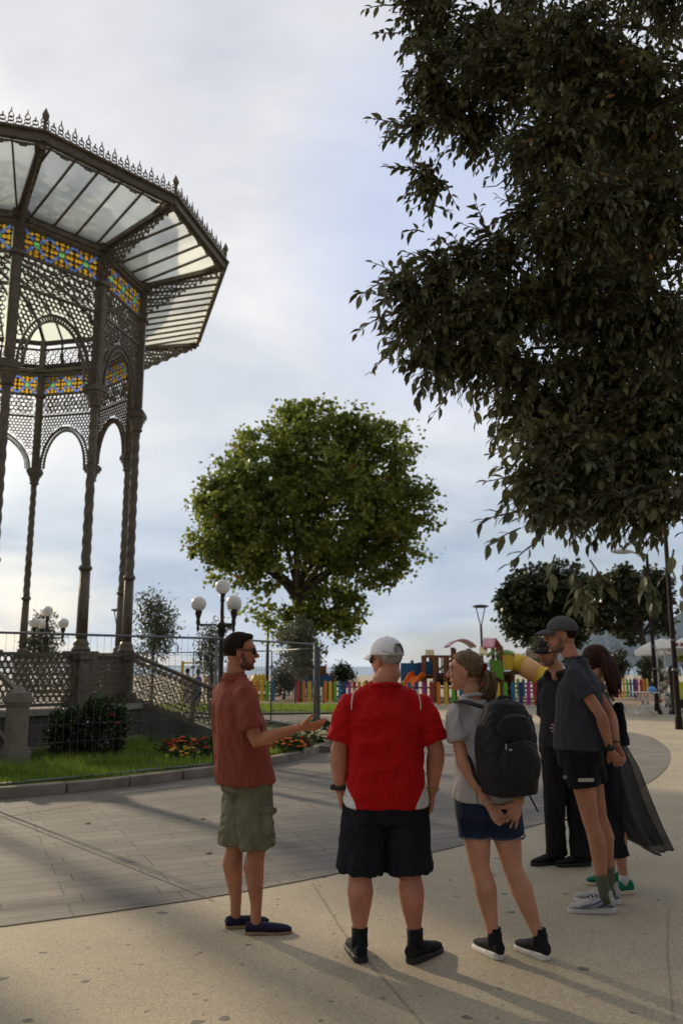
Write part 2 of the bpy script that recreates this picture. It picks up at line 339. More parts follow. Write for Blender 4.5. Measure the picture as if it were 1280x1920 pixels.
# lawn (raised) and curb
b = MB(); P = ring(RL-.16)[:-1]; b.prism(P, .0, .07); o = b.build('lawn_bed', M_grassbase); tag(o, kind='structure')
b = MB(); nst = 64
for k in range(nst):
    a0 = 360/nst*k+.08; a1 = 360/nst*(k+1)-.08; q = ring(RL, 3, a0, a1); q2 = ring(RL-.16, 3, a0, a1)[::-1]
    b.prism(q+q2, 0, .13+.004*math.sin(k*2.7))
o = b.build('lawn_curb', M_curb); tag(o, kind='structure')
bv = o.modifiers.new('b', 'BEVEL'); bv.width = .012; bv.segments = 2
M_grass = leafmat('grass_blades', (.09, .17, .014), (.32, .44, .05), trans=.45, rough=.5)
def blades(name, pts, hmin, hmax, wid, m, lean=.35):
    n = len(pts); p = np.array(pts); a = RNG.uniform(0, 2*np.pi, n); h = RNG.uniform(hmin, hmax, n); w = RNG.uniform(.6, 1.2, n)*wid
    le = RNG.uniform(0, lean, n)*h; b_ = RNG.uniform(0, 2*np.pi, n)
    dx, dy = np.cos(a)*w, np.sin(a)*w; lx, ly = np.cos(b_)*le, np.sin(b_)*le
    v = np.zeros((n, 5, 3))
    v[:, 0] = p+np.c_[dx, dy, 0*h]; v[:, 1] = p-np.c_[dx, dy, 0*h]
    v[:, 2] = p+np.c_[dx*.7+lx*.35, dy*.7+ly*.35, h*.6]; v[:, 3] = p+np.c_[-dx*.7+lx*.35, -dy*.7+ly*.35, h*.6]; v[:, 4] = p+np.c_[lx, ly, h]
    k = np.arange(n)[:, None]*5
    f = [tuple(q) for q in np.concatenate([k+0, k+1, k+3, k+2], 1)]+[tuple(q) for q in np.concatenate([k+2, k+3, k+4], 1)]
    me = mesh_of(name, v.reshape(-1, 3), f, m, False); tint(me, np.repeat(RNG.uniform(0, 1, n), 5)); return link(name, me)
def tint(me, vals):
    at = me.attributes.new('tint', 'FLOAT', 'POINT'); at.data.foreach_set('value', np.asarray(vals, dtype=np.float32))
pts = []
while len(pts) < 70000:
    a = R(random.uniform(-115, 10)); r = random.uniform(5.0, RL-.17); p = BC.xy+Vector((math.cos(a), math.sin(a)))*r
    dn = noise.noise(Vector((p.x*.7, p.y*.7, 3)))
    if random.random() < .55+dn*1.0: pts.append((p.x, p.y, .065))
hs = [0.05+.16*max(0, .35+noise.noise(Vector((q[0]*.8, q[1]*.8, 9)))) for q in pts]
lo = [q for q, h in zip(pts, hs) if h < .10]; hi = [q for q, h in zip(pts, hs) if h >= .10]
o = blades('lawn_grass', lo, .04, .10, .005, M_grass); tag(o, 'short green grass growing round the iron bandstand', 'grass', kind='stuff')
o = blades('tall_grass', hi, .09, .22, .005, M_grass, .5); tag(o, 'taller tufts of bright green grass along the lawn edge', 'grass', kind='stuff')
# second lawn strip before the playground
P2 = [GP(430, 1341), GP(640, 1339), GP(1000, 1336)*.0+Vector((1.2, 29.3, 0)), Vector((1.0, 33.5, 0)), Vector((-5, 34.2, 0)), Vector((-9, 33.5, 0)), Vector((-9, 30, 0))]
b = MB(); b.prism([(p.x, p.y) for p in P2], 0, .06); tag(b.build('far_lawn_bed', M_grassbase), kind='structure')
pts = []
while len(pts) < 16000:
    x, y = random.uniform(-9, 1.1), random.uniform(28.6, 34)
    if y > 29+.0*x and y < 33.4: pts.append((x, y, .055))
tag(blades('far_grass', pts, .05, .14, .012, M_grass), 'strip of sunlit grass before the picket fence', 'grass', kind='stuff')

# ------------------------------------------------------------------ bandstand
M_iron = mat('bronze_iron', (.13, .108, .078), .5, bump=.25, bscale=30, var=.3, vscale=8, metal=.15)
M_irond = mat('dark_iron', (.035, .03, .026), .55, var=.3, vscale=8)
M_wallb = mat('platform_wall', (.10, .09, .08), .85, bump=.3, bscale=14, var=.35, vscale=2, stretch=(1, 1, .3))
M_stone = mat('platform_stone', (.30, .27, .23), .8, bump=.3, bscale=20)
M_frost = glassy('frosted_glass', (.96, .97, .92), .36, .85, .35, blotch=(.74, .76, .76))  # darker blotches put blurry reflections into the glass colour
M_dome = glassy('dome_glass', (.90, .97, .84), .25, .65)
G_amb = glassy('amber_glass', (1.0, .56, .05), .4, .6); G_blu = glassy('blue_glass', (.22, .36, .95), .4, .6); G_grn = glassy('green_glass', (.30, .85, .35), .4, .6)
band = empty('bandstand', (BC.x, BC.y, 0), 0, 'large twelve sided wrought iron bandstand with frosted glass canopy and stained glass frieze', 'bandstand')
band_off = Vector((BC.x, BC.y, 0))
def bb(b, name, mats, smooth=False):
    o = b.build(name, mats, band, smooth); o.location = -band_off; return o
def outn(i): # radial outward unit at vertex i
    a = heads[(i-1) % 12][0]; c = heads[i][0]
    if abs(a-c) > 180: c += 360 if c < a else -360
    h = (a+c)/2; return dirv(h-90)
def off(i, r): return V[i]+outn(i)*(r/math.cos(R(15)))
ZP = .84
b = MB(); b.prism([(off(i, .30).x, off(i, .30).y) for i in range(12)], 0, ZP-.1); bb(b, 'platform', M_wallb)
b = MB(); b.prism([(off(i, .38).x, off(i, .38).y) for i in range(12)], ZP-.1, ZP); b.prism([(off(i, .40).x, off(i, .40).y) for i in range(12)], .0, .22)
bb(b, 'platform_coping', M_stone)
# ring lattice
def lattice(test, u0, u1, z0, z1, s=.11, th=.03, wire=.011, seg=10, filled=.0, rnd=0):
    b = MB(); r = s*.5; row = 0; z = z0+r
    while z < z1-r*.3:
        u = u0+r+(r if row % 2 else 0)
        while u < u1-r*.3:
            if test(u, z, r):
                rr = r*(1+rnd*random.uniform(-1, .5)); n = seg; v = []; f = []
                for j in range(n):
                    a = 2*math.pi*j/n
                    for rad in (rr+wire*.4, rr-wire):
                        for y in (-th/2, th/2): v.append((u+rad*math.cos(a), y, z+rad*math.sin(a)))
                for j in range(n):
                    k, l = 4*j, 4*((j+1) % n); f += [(k, l, l+1, k+1), (k+2, k+3, l+3, l+2), (k, k+2, l+2, l), (k+1, l+1, l+3, k+3)]
                b.add(v, f)
            u += 2*r
        z += r*1.74; row += 1
    return b
def rosette(b, u, z, r, th=.03):
    n = 20
    for rad, w in ((r, .014), (r*.35, .012)):
        v = []; f = []
        for j in range(n):
            a = 2*math.pi*j/n
            for q in (rad, rad-w):
                for y in (-th/2, th/2): v.append((u+q*math.cos(a), y, z+q*math.sin(a)))
        for j in range(n):
            k, l = 4*j, 4*((j+1) % n); f += [(k, l, l+1, k+1), (k+2, k+3, l+3, l+2), (k, k+2, l+2, l), (k+1, l+1, l+3, k+3)]
        b.add(v, f)
    for j in range(8):
        a = 2*math.pi*j/8; b.bar((u+r*.33*math.cos(a), 0, z+r*.33*math.sin(a)), (u+r*math.cos(a), 0, z+r*math.sin(a)), th, .012)
        a += math.pi/8; vv, ff = ell((u+r*.68*math.cos(a), 0, z+r*.68*math.sin(a)), (.02, .015, .02), n=6); b.add(vv, ff)
Z_CAP, Z_SPR, Z_CR, Z_L1, Z_G0, Z_G1, Z_TOP = 6.62, 6.95, 8.10, 8.45, 9.10, 9.62, 9.86
def spandrel(w):
    hw = w/2-.11; nar = 1 if w < 2.5 else 1
    A = hw-.03; H = Z_CR-Z_SPR if w < 2.5 else 1.25
    def e(u, z, k=0): return ((u)/(A-k))**2+((z-Z_SPR)/(H-k))**2 if z > Z_SPR else abs(u)/(A-k)
    b = lattice(lambda u, z, r: e(u, z, -.02) > 1.08 and abs(u) < hw-r*.6, -hw, hw, Z_SPR-.1, Z_L1-.03, .095, .03, .010, 9)
    b2 = lattice(lambda u, z, r: abs(u) < hw-r*.6, -hw, hw, Z_L1+.05, Z_G0-.06, .125, .03, .012, 9); b.add(b2.v, b2.f)
    nr = max(1, int(round(w/.6)))
    for k in range(nr): rosette(b, -hw+(k+.5)*2*hw/nr, (Z_L1+Z_G0)/2, .23)
    n = 22
    for rad, hh in ((A, H), (A-.12, H-.12)):
        pp = [(rad*math.cos(math.pi*j/n), 0, Z_SPR+hh*math.sin(math.pi*j/n)) for j in range(n+1)]
        for j in range(n): b.bar(pp[j], pp[j+1], .07, .028)
    # bead lace between the two arch bands
    n = int(40*w/1.75)
    for j in range(n+1):
        a = math.pi*j/n; c = (A-.06)*math.cos(a), Z_SPR+(H-.06)*math.sin(a)
        b2 = lattice(lambda u, z, r: True, c[0]-.05, c[0]+.04, c[1]-.05, c[1]+.04, .085, .03, .010, 8); b.add(b2.v, b2.f)
    # hanging lace down the pilaster
    for z in (Z_L1, Z_G0-.03): b.box((0, 0, z), (2*hw, .06, .05))
    return b.mesh('tracery', M_iron)
def glassband(w):
    hw = w/2-.11; n = 3 if w < 2.5 else 7; pw = 2*hw/n; ng = 26; v = []; f = []; fm = []
    h = Z_G1-Z_G0
    for p in range(n):
        u0 = -hw+p*pw; base = len(v)
        for i in range(ng+1):
            for j in range(ng+1): v.append((u0+pw*i/ng, 0, Z_G0+h*j/ng))
        for i in range(ng):
            for j in range(ng):
                x = (i+.5)/ng*2-1; y = (j+.5)/ng*2-1; ax, ay = abs(x), abs(y); s_ = (ax+ay)/1.414; d = (ax-ay)/1.414; r = math.hypot(x, y); m = 0
                if r < .23: m = 3
                elif ((s_-.56)/.27)**2+(d/.13)**2 < 1 or ((s_-1.14)/.22)**2+(d/.15)**2 < 1: m = 2
                elif r < .29 or max(ax, ay) > .94: m = 0
                elif ((max(ax, ay)-.50)/.20)**2+(min(ax, ay)/.17)**2 < 1 or ((max(ax, ay)-.80)/.10)**2+((min(ax, ay)-.0)/.26)**2 < 1: m = 1
                elif ((max(ax, ay)-.74)/.17)**2+((min(ax, ay)-.43)/.15)**2 < 1: m = 1
                f.append((base+i*(ng+1)+j, base+(i+1)*(ng+1)+j, base+(i+1)*(ng+1)+j+1, base+i*(ng+1)+j+1)); fm.append(m)
    return mesh_of('stained_glass', v, f, [M_irond, G_amb, G_blu, G_grn], False, fm)
def lantern(w):
    hw = w/2-.04; b = MB(); n = 3 if w < 2.5 else 7
    for z, h in ((9.92, .10), (10.62, .12), (10.42, .04)): b.box((0, 0, z), (2*hw, .08, h))
    for k in range(n+1): b.box((-hw+2*hw*k/n, 0, 10.27), (.04, .05, .7))
    for k in range(n): rosette(b, -hw+(k+.5)*2*hw/n, 10.19, hw/n*.88)
    return b.mesh('lantern_tracery', M_irond)
def canopy_parts(w, wo, rise, o_):
    # local: x along the bay, -y.. outward is -y ; inner edge y=0 z=0
    n = 6 if w < 2.5 else 13; g = MB(); b = MB(); t = MB()
    g.add([(-w/2, 0, 0), (w/2, 0, 0), (wo/2, -o_, rise), (-wo/2, -o_, rise)], [(0, 1, 2, 3)])
    g.add([(-w/2, 0, .012), (w/2, 0, .012), (wo/2, -o_, rise+.012), (-wo/2, -o_, rise+.012)], [(3, 2, 1, 0)])
    for k in range(n):
        u = -wo/2+wo*(k+.5)/n
        # bars run square to the eave; those beyond the inner edge start at the hip line
        if abs(u) <= w/2: y0 = 0
        else: y0 = -o_*(abs(u)-w/2)/((wo-w)/2)
        b.bar((u, y0, rise*(-y0/o_)-.02), (u, -o_, rise-.02), .03, .05)
    for sg in (-1, 1): b.bar((sg*w/2, 0, -.03), (sg*wo/2, -o_, rise-.03), .05, .10)
    b.bar((-wo/2, -o_, rise), (wo/2, -o_, rise), .10, .14); b.bar((-wo/2-.01, -o_-.05, rise+.10), (wo/2+.01, -o_-.05, rise+.10), .12, .04)
    ns = n
    for k in range(ns):  # scalloped valance under the eave
        for j in range(6):
            u = -wo/2+wo*(k+(j+.5)/6)/ns; q = abs((j+.5)/6-.5)*2; hh = .03+.07*q*q
            b.box((u, -o_+.04, rise-.09-hh/2), (wo/ns/6*1.01, .02, hh))
    nc = int(wo/.13)
    for k in range(nc):  # cresting
        u = -wo/2+wo*(k+.5)/nc; tall = k % 2 == 0; c = wo/nc
        for zz, rr in ((.05, .060), (.135, .050)):
            l = lattice(lambda a, z, r: True, u-rr, u+rr*.9, zz-rr, zz+rr*.9, 2*rr, .02, .011, 8)
            t.add([(p[0], p[1]-o_-.03, p[2]+rise+.12) for p in l.v], l.f)
        if tall:
            z0 = rise+.12+.15
            for q in ((0, 0, 0, .035, .06, .05), ): pass
            for dx, dz, dx2, dz2 in ((0, 0, -.045, .05), (-.045, .05, 0, .14), (0, .14, .045, .05), (.045, .05, 0, 0)):
                t.bar((u+dx, -o_-.03, z0+dz), (u+dx2, -o_-.03, z0+dz2), .018, .016)
            t.bar((u, -o_-.03, z0+.12), (u, -o_-.03, z0+.20), .014, .014)
        else: t.bar((u, -o_-.03, rise+.27), (u, -o_-.03, rise+.36), .02, .02)
    return g.mesh('canopy_glass', M_frost), b.mesh('canopy_frame', M_iron), t.mesh('cresting', M_iron)
OV = 1.70; RISE = .50
wo_of = lambda w: w+2*OV*math.tan(R(15))
cache = {}
for i in range(12):
    hgd, w = heads[i]; mid = (V[i]+V[(i+1) % 12])/2; M = Matrix.Translation(mid-band_off)@Matrix.Rotation(R(hgd), 4, 'Z')
    if w not in cache:
        cache[w] = (spandrel(w), glassband(w), lantern(w), canopy_parts(w+.1, wo_of(w+.1), RISE, OV))
    sp, gb, la, (cg, cf, ct) = cache[w]
    def put(name, me, dz=0, dy=0):
        o = link(name, me, band); o.matrix_local = M@Matrix.Translation((0, dy, dz)); return o
    put('tracery', sp); put('stained_glass', gb); put('lantern_tracery', la)
    put('canopy_glass', cg, Z_TOP); put('canopy_frame', cf, Z_TOP); put('cresting', ct, Z_TOP)
    bm = MB(); bm.box((0, 0, Z_G1+.05), (w-.1, .14, .07)); bm.box((0, 0, Z_G1+.14), (w+.05, .20, .10)); o = link('beam', bm.mesh('beam', M_iron), band); o.matrix_local = M
    # hip bracket lace under each corner rafter
    br = MB(); an = outn(i); p0 = V[i]; perp = Vector((-an.y, an.x, 0)); L_ = OV/math.cos(R(15))
    l = lattice(lambda u, z, r: z > .02+RISE*u/L_-(.62*(1-u/L_)**1.5+.08), 0.08, L_*.95, -.6, .55, .10, .03, .012, 8)
    l2 = MB()
    for k in range(14):
        u = .1+k*L_*.066; zt = RISE*u/L_-(.62*(1-u/L_)**1.5+.09)
        l2.box((u, 0, zt), (.05, .03, .07))
    for src in (l, l2):
        br.add([tuple(p0+an*p[0]+perp*p[1]+Vector((0, 0, Z_TOP-.06+min(p[2], RISE*p[0]/L_-.02)))) for p in src.v], src.f)
    br.bar(p0+Vector((0, 0, Z_TOP-.04)), p0+an*L_+Vector((0, 0, Z_TOP+RISE-.04)), .07, .10)
    bb(br, 'hip_bracket', M_iron)
    fi = MB(); e = p0+an*(L_+.03)+Vector((0, 0, Z_TOP+RISE+.1))
    fi.lathe(e, [(.03, 0), (.03, .16), (.045, .19), (.03, .22), (.065, .30), (.06, .34), (.03, .41), (.0, .48)], 8); bb(fi, 'finial', M_iron)
    # balustrade
    if w < 2.5:
        hw = w/2-.17; l = lattice(lambda u, z, r: True, -hw, hw, ZP+.10, ZP+.88, .115, .03, .018, 8); lb = MB(); lb.add(l.v, l.f)
        lb.box((0, 0, ZP+.94), (2*hw+.1, .12, .06)); lb.box((0, 0, ZP+.06), (2*hw+.1, .07, .06)); o = link('balustrade', lb.mesh('balustrade', M_iron), band); o.matrix_local = M
# columns (shared mesh)
def column_meshes():
    d = MB(); d.box((0, 0, ZP+.10), (.42, .42, .20)); d.box((0, 0, ZP+.52), (.29, .29, .66)); d.box((0, 0, ZP+.90), (.42, .42, .10)); d.box((0, 0, ZP+.975), (.46, .46, .05))
    for s_ in (-1, 1):
        for ax in (0, 1):
            c = [0, 0, ZP+.52]; c[ax] = s_*.149; sz = [.19, .19, .5]; sz[ax] = .012; d.box(c, sz)
    sh = MB(); z0 = ZP+1.0
    sh.lathe((0, 0, 0), [(.17, z0), (.17, z0+.05), (.13, z0+.09), (.15, z0+.13), (.12, z0+.18), (.105, z0+.22)], 16)
    sh.lathe((0, 0, 0), [(.100, z0+.2), (.090, z0+1.5)], 32, mod=lambda a, z: 1+.06*math.cos(8*a))
    sh.lathe((0, 0, 0), [(.10, z0+1.48), (.125, z0+1.51), (.125, z0+1.55), (.10, z0+1.58)], 16)
    prof = [(.086-.010*k/140, z0+1.57+(Z_CAP-z0-1.57)*k/140) for k in range(141)]
    sh.lathe((0, 0, 0), prof, 24, mod=lambda a, z: 1+.10*math.cos(3*(a-z*7.5)))
    cp = MB(); c0 = Z_CAP-.12
    cp.lathe((0, 0, 0), [(.10, c0), (.13, c0+.03), (.11, c0+.07), (.15, c0+.22), (.17, c0+.30)], 16); cp.box((0, 0, c0+.36), (.35, .35, .10)); cp.box((0, 0, c0+.28), (.29, .29, .08)); cp.box((0, 0, c0+.435), (.29, .29, .05))
    pl = MB(); pl.box((0, 0, (Z_CAP+.35+Z_TOP)/2), (.165, .165, Z_TOP-Z_CAP-.35)); pl.box((0, 0, (Z_CAP+.35+Z_TOP)/2), (.10, .19, Z_TOP-Z_CAP-.5)); pl.box((0, 0, (Z_CAP+.35+Z_TOP)/2), (.19, .10, Z_TOP-Z_CAP-.52))
    pl.box((0, 0, Z_G0-.05), (.27, .27, .07)); pl.box((0, 0, Z_TOP-.06), (.30, .30, .14)); pl.box((0, 0, (Z_TOP+10.7)/2), (.14, .14, 10.7-Z_TOP))
    return d.mesh('pedestal', M_iron), sh.mesh('shaft', M_iron, True), cp.mesh('capital', M_iron), pl.mesh('pilaster', M_iron)
cm = column_meshes()
for i in range(12):
    rz = math.atan2(outn(i).y, outn(i).x)
    c = link('column', cm[1], band, V[i]-band_off); c.rotation_euler[2] = rz
    for nm, me in zip(('pedestal', 'capital', 'pilaster'), (cm[0], cm[2], cm[3])): link(nm, me, c)
# glass dome with curved bars
g = MB(); bars = MB(); prof = [(0, 0), (.35, .5), (.9, .85), (1.8, 1.05), (2.9, 1.12)]
for i in range(12):
    j = (i+1) % 12
    for k in range(len(prof)-1):
        q = []
        for (vv, (d_, z)) in ((i, prof[k]), (j, prof[k]), (j, prof[k+1]), (i, prof[k+1])):
            u = (V[vv]-BC); q.append(BC+u*(1-d_/4.2)+Vector((0, 0, 10.68+z*.85)))
        g.add(q, [(0, 1, 2, 3)])
    nb = 3 if heads[i][1] < 2.5 else 7
    for t in range(nb):
        p = V[i].lerp(V[j], t/nb)-BC; path = [BC+p*(1-d_/4.2)+Vector((0, 0, 10.67+z*.85)) for d_, z in prof]
        for k in range(len(path)-1): bars.bar(path[k], path[k+1], .07 if t == 0 else .03, .06)
g.prism([tuple((BC+(V[i]-BC)*(1-2.9/4.2)).xy) for i in range(12)], 11.63, 11.65)
bb(g, 'dome_glass', M_dome); bb(bars, 'dome_frame', M_irond)
# stairs on the wide bays that show: right bay (2-3) and near bay (11-0)
def stair(i, sides=(0, 1)):
    a = heads[i][0]; n = dirv(a-90); u = dirv(a); w = heads[i][1]; A = V[i]; B = V[(i+1) % 12]
    st = MB(); ns = 5
    for k in range(ns):
        z = ZP*(ns-k)/(ns+1); y0 = .36+k*.32
        c = (A+B)/2+n*(y0+.16); M3 = Matrix((u, n, Vector((0, 0, 1)))).transposed()
        st.box((c.x, c.y, z/2), (w-.3, .322, z), M=M3)
    bb(st, 'steps', M_stone)
    for P0 in (A, B):
        e = P0+n*1.85; s = MB(); s.add(*tube([P0+n*.2+Vector((0, 0, ZP+.94)), e+Vector((0, 0, 1.08))], (.045, .045), 8))
        s.bar(P0+n*.2+Vector((0, 0, ZP+.05)), e+Vector((0, 0, .22)), .12, .08)
        # sloped lace
        N_ = 15
        for kx in range(N_):
            for kz in range(7):
                t = (kx+.5+(.5 if kz % 2 else 0))/N_
                if t > .98: continue
                p = P0+n*(.2+1.65*t); zb = (ZP+.14)*(1-t)+.30*t; zt = (ZP+.88)*(1-t)+1.02*t; z = zb+(zt-zb)*(kz+.5)/7
                r = .055; nn = 8; v = []; f = []
                for j in range(nn):
                    an = 2*math.pi*j/nn
                    for rad in (r+.004, r-.017):
                        for y in (-.015, .015): v.append(p+n*(rad*math.cos(an))+u*y+Vector((0, 0, z+rad*math.sin(an))))
                for j in range(nn):
                    k_, l_ = 4*j, 4*((j+1) % nn); f += [(k_, l_, l_+1, k_+1), (k_+2, k_+3, l_+3, l_+2), (k_, k_+2, l_+2, l_), (k_+1, l_+1, l_+3, k_+3)]
                s.add(v, f)
        s.box((e.x, e.y, .62), (.12, .12, 1.1), rz=R(a)); bb(s, 'stair_railing', M_iron)
        wl = MB(); q = [P0+n*.3, e]
        v = [Vector((q[0].x, q[0].y, 0)), Vector((q[1].x, q[1].y, 0)), Vector((q[1].x, q[1].y, .18)), Vector((q[0].x, q[0].y, ZP))]
        wl.add([p+u*.07 for p in v]+[p-u*.07 for p in v], [(0, 1, 2, 3), (7, 6, 5, 4), (0, 4, 5, 1), (1, 5, 6, 2), (2, 6, 7, 3), (3, 7, 4, 0)]); bb(wl, 'stair_wall', M_wallb)
stair(2); stair(11)
# stone newel standing before the near stair
nw = MB(); nx, ny = -4.93, 12.95
for sz, z0, z1 in ((.50, .05, .30), (.42, .30, .36), (.36, .36, .98), (.42, .98, 1.03), (.50, 1.03, 1.10), (.40, 1.10, 1.17)):
    nw.lathe((nx, ny, 0), [(sz/2, z0), (sz/2, z1)], 8)
nw.lathe((nx, ny, 0), [(.13, 1.17), (.05, 1.27), (.0, 1.28)], 8)
bb(nw, 'newel', mat('newel_iron', (.22, .19, .15), .6, bump=.2, bscale=20))
nr = MB(); nr.bar((nx, ny, 1.16), V[0]+Vector((-.1, 0, ZP+.9)), .07, .07); nr.bar((nx, ny, .30), V[0]+Vector((-.1, 0, ZP+.05)), .07, .07); bb(nr, 'newel_rail', M_iron)

# ------------------------------------------------------------------ temporary mesh fence ring
M_galv = mat('galvanised_steel', (.16, .165, .17), .55, metal=.6, var=.12, vscale=10)
def fence_panel_mesh(L_):
    f = MB(); h = 2.0
    f.tube([(0, 0, .13), (0, 0, h)], .018, 10); f.tube([(L_, 0, .13), (L_, 0, h)], .018, 10)
    f.tube([(0, 0, h-.02), (L_, 0, h-.02)], .0165, 10); f.tube([(0, 0, .15), (L_, 0, .15)], .0165, 10)
    m = MB(); n = 34
    for k in range(1, n): m.box((L_*k/n, 0, h/2+.07), (.0028, .0028, h-.2))
    for k in range(1, 8): m.box((L_/2, .004, .15+(h-.2)*k/8), (L_, .0028, .0028))
    c = MB(); c.box((-.0, 0, 1.55), (.09, .06, .07)); ft = MB()
    ft.box((0, 0, .06), (.22, .60, .12))
    return f.mesh('panel_frame', M_galv, True), m.mesh('wire_mesh', mat('weathered_wire', (.11, .115, .115), .6, metal=.3)), c.mesh('clamp', M_galv), ft.mesh('fence_foot', mat('concrete_foot', (.16, .15, .14), .9, bump=.3))
FR = 8.72
angs = [-93.5, -70.2, -46.9, -23.6]; step = 2*math.degrees(math.asin(3.5/2/FR))
F1 = Vector((-1.69, 12.55)); a1 = math.degrees(math.atan2(F1.y-BC.y, F1.x-BC.x))
dsc = {-2: 'leftmost wire mesh fence panel on the lawn curb, cut by the picture edge', -1: 'wire mesh fence panel before the bandstand, left of the man in the rust shirt', 0: 'wire mesh fence panel between the man in the rust shirt and the man in red', 1: 'wire mesh fence panel running back just left of the white cap', 2: 'far wire mesh fence panel seen nearly edge on behind the man in red', 3: 'far wire mesh fence panel with sunlit top rail left of the red shirt', 4: 'farthest wire mesh fence panel behind the rust shirted man on the bandstand side'}
fm = fence_panel_mesh(3.5)
for k in range(-2, 5):
    p = BC.xy+Vector((math.cos(R(a1+step*k)), math.sin(R(a1+step*k))))*FR; q = BC.xy+Vector((math.cos(R(a1+step*(k+1))), math.sin(R(a1+step*(k+1)))))*FR
    e = empty('fence_panel', (p.x, p.y, 0.0), math.atan2(q.y-p.y, q.x-p.x), dsc[k], 'fence panel', 'mesh fence panels around the lawn')
    for nm, me in zip(('panel_frame', 'wire_mesh', 'clamp', 'fence_foot'), fm): link(nm, me, e)

# ------------------------------------------------------------------ lamps
M_lamp = mat('lamp_iron', (.03, .028, .026), .5, metal=.3, var=.2)
M_globe = mat('opal_globe', (.82, .81, .80), .25, var=.03)
def globe_lamp(x, y, rz, label, zt=3.70):
    e = empty('globe_lamp', (x, y, .05), rz, label, 'street lamp', 'globe lamps around the bandstand')
    s = MB(); s.lathe((0, 0, 0), [(.22, 0), (.22, .1), (.14, .16), (.13, .5), (.16, .55), (.07, .62), (.06, 2.3), (.09, 2.34), (.10, 2.5), (.14, 2.56), (.14, 2.62), (.06, 2.68), (.045, 3.2), (.07, 3.24), (.05, 3.3), (.09, 3.42)], 16)
    s.build('post', M_lamp, e, True)
    for k in range(3):
        a = math.pi*2/3*k; d = Vector((math.cos(a), math.sin(a), 0)); m = MB()
        m.tube([d*.05+Vector((0, 0, 2.60)), d*.62+Vector((0, 0, 2.60))], .028, 8); m.lathe(d*.62, [(.02, 2.42), (.045, 2.5), (.03, 2.56), (.06, 2.66), (.045, 2.74), (.09, 2.90), (.10, 2.97)], 12)
        for q in range(5):
            l = lattice(lambda u, z, r: True, .1+q*.09, .19+q*.09, 2.50+.0*q-.09*(q < 2), 2.6-.09*(q < 2), .09, .02, .012, 8)
            m.add([tuple(d*p[0]+Vector((-d.y, d.x, 0))*p[1]+Vector((0, 0, p[2]-.02))) for p in l.v], l.f)
        m.build('lamp_arm', M_lamp, e, True)
        g = MB(); g.ell(d*.62+Vector((0, 0, 3.15)), .20, n=24); g.build('globe', M_globe, e, True)
    g = MB(); g.ell((0, 0, 3.61), .20, n=24); g.build('globe', M_globe, e, True)
globe_lamp(-3.17, 22.1, R(187), 'black iron lamp with white globes standing before the plane tree')
globe_lamp(-11.3, 32.0, R(5), 'more distant black lamp with white globes seen between the bandstand columns')
def tall_lamp(p, h, label, w=.9):
    e = empty('park_lamp', (p[0], p[1], 0), 0, label, 'street lamp', 'slender tall lamps along the seafront'); s = MB()
    s.tube([(0, 0, 0), (0, 0, h-1.2)], [.11, .08], 10); s.bar((0, 0, h-1.3), (-w*.3, 0, h-.05), .06, .06); s.bar((0, 0, h-1.3), (w*.3, 0, h-.05), .06, .06); s.build('post', M_lamp, e, True)
    t = MB(); t.lathe((0, 0, 0), [(w*.3, h-.06), (w*.55, h), (w*.55, h+.08), (w*.2, h+.14)], 16); t.build('lamp_head', M_lamp, e)
p = PT(900, 1138, 52); tall_lamp(p, p.z, 'slender lamp with flat disc head rising above the playground roofs')
p = PT(222, 1145, 58); tall_lamp(p, p.z, 'slender lamp with flat disc head beside the bandstand columns')
p = PT(503, 1136, 50); tall_lamp(p, p.z, 'slender lamp with flat disc head in front of the big plane tree')
def street_pole(x, y, h, label, lean=1, head=True):
    e = empty('lamp_post', (x, y, 0), 0, label, 'lamp post', 'dark posts on the right of the square'); s = MB()
    s.lathe((0, 0, 0), [(.17*lean, 0), (.16*lean, .08), (.10, .16), (.085, .30), (.072, .34), (.068, 1.6), (.078, 1.63), (.066, 1.66), (.050, h)], 12)
    s.build('post', mat('pole_paint', (.018, .013, .012), .85, spec=.15, bump=.5, bscale=12, var=.5, vscale=5, col2=(.035, .024, .02)), e, True)
    k = MB()
    for z in (1.45, 2.2): k.lathe((0, 0, 0), [(.075, z), (.085, z+.01), (.085, z+.05), (.075, z+.06)], 12)
    k.build('band_clamp', M_galv, e, True)
    if head:
        t = MB(); t.bar((0, 0, h-.05), (-.7, 0, h+.1), .06, .06); t.ell((-.85, 0, h+.08), (.38, .14, .09)); t.build('lamp_head', mat('lamp_head', (.5, .5, .5), .4), e, True)
street_pole(8.55, 21.6, 6.6, 'nearer dark lamp post at the right edge of the picture', .6)
street_pole(10.55, 28.4, 5.4, 'farther dark lamp post between folding table and stall')
bl = MB(); bl.lathe((11.1, 28.4, 0), [(.17, 0), (.15, .1), (.08, .18), (.075, 1.4), (.095, 1.43), (.095, 1.5), (.03, 1.6), (0, 1.62)], 12)
tag(bl.build('bollard', M_lamp, smooth=True), 'short dark round topped bollard beside the farther lamp post', 'bollard')
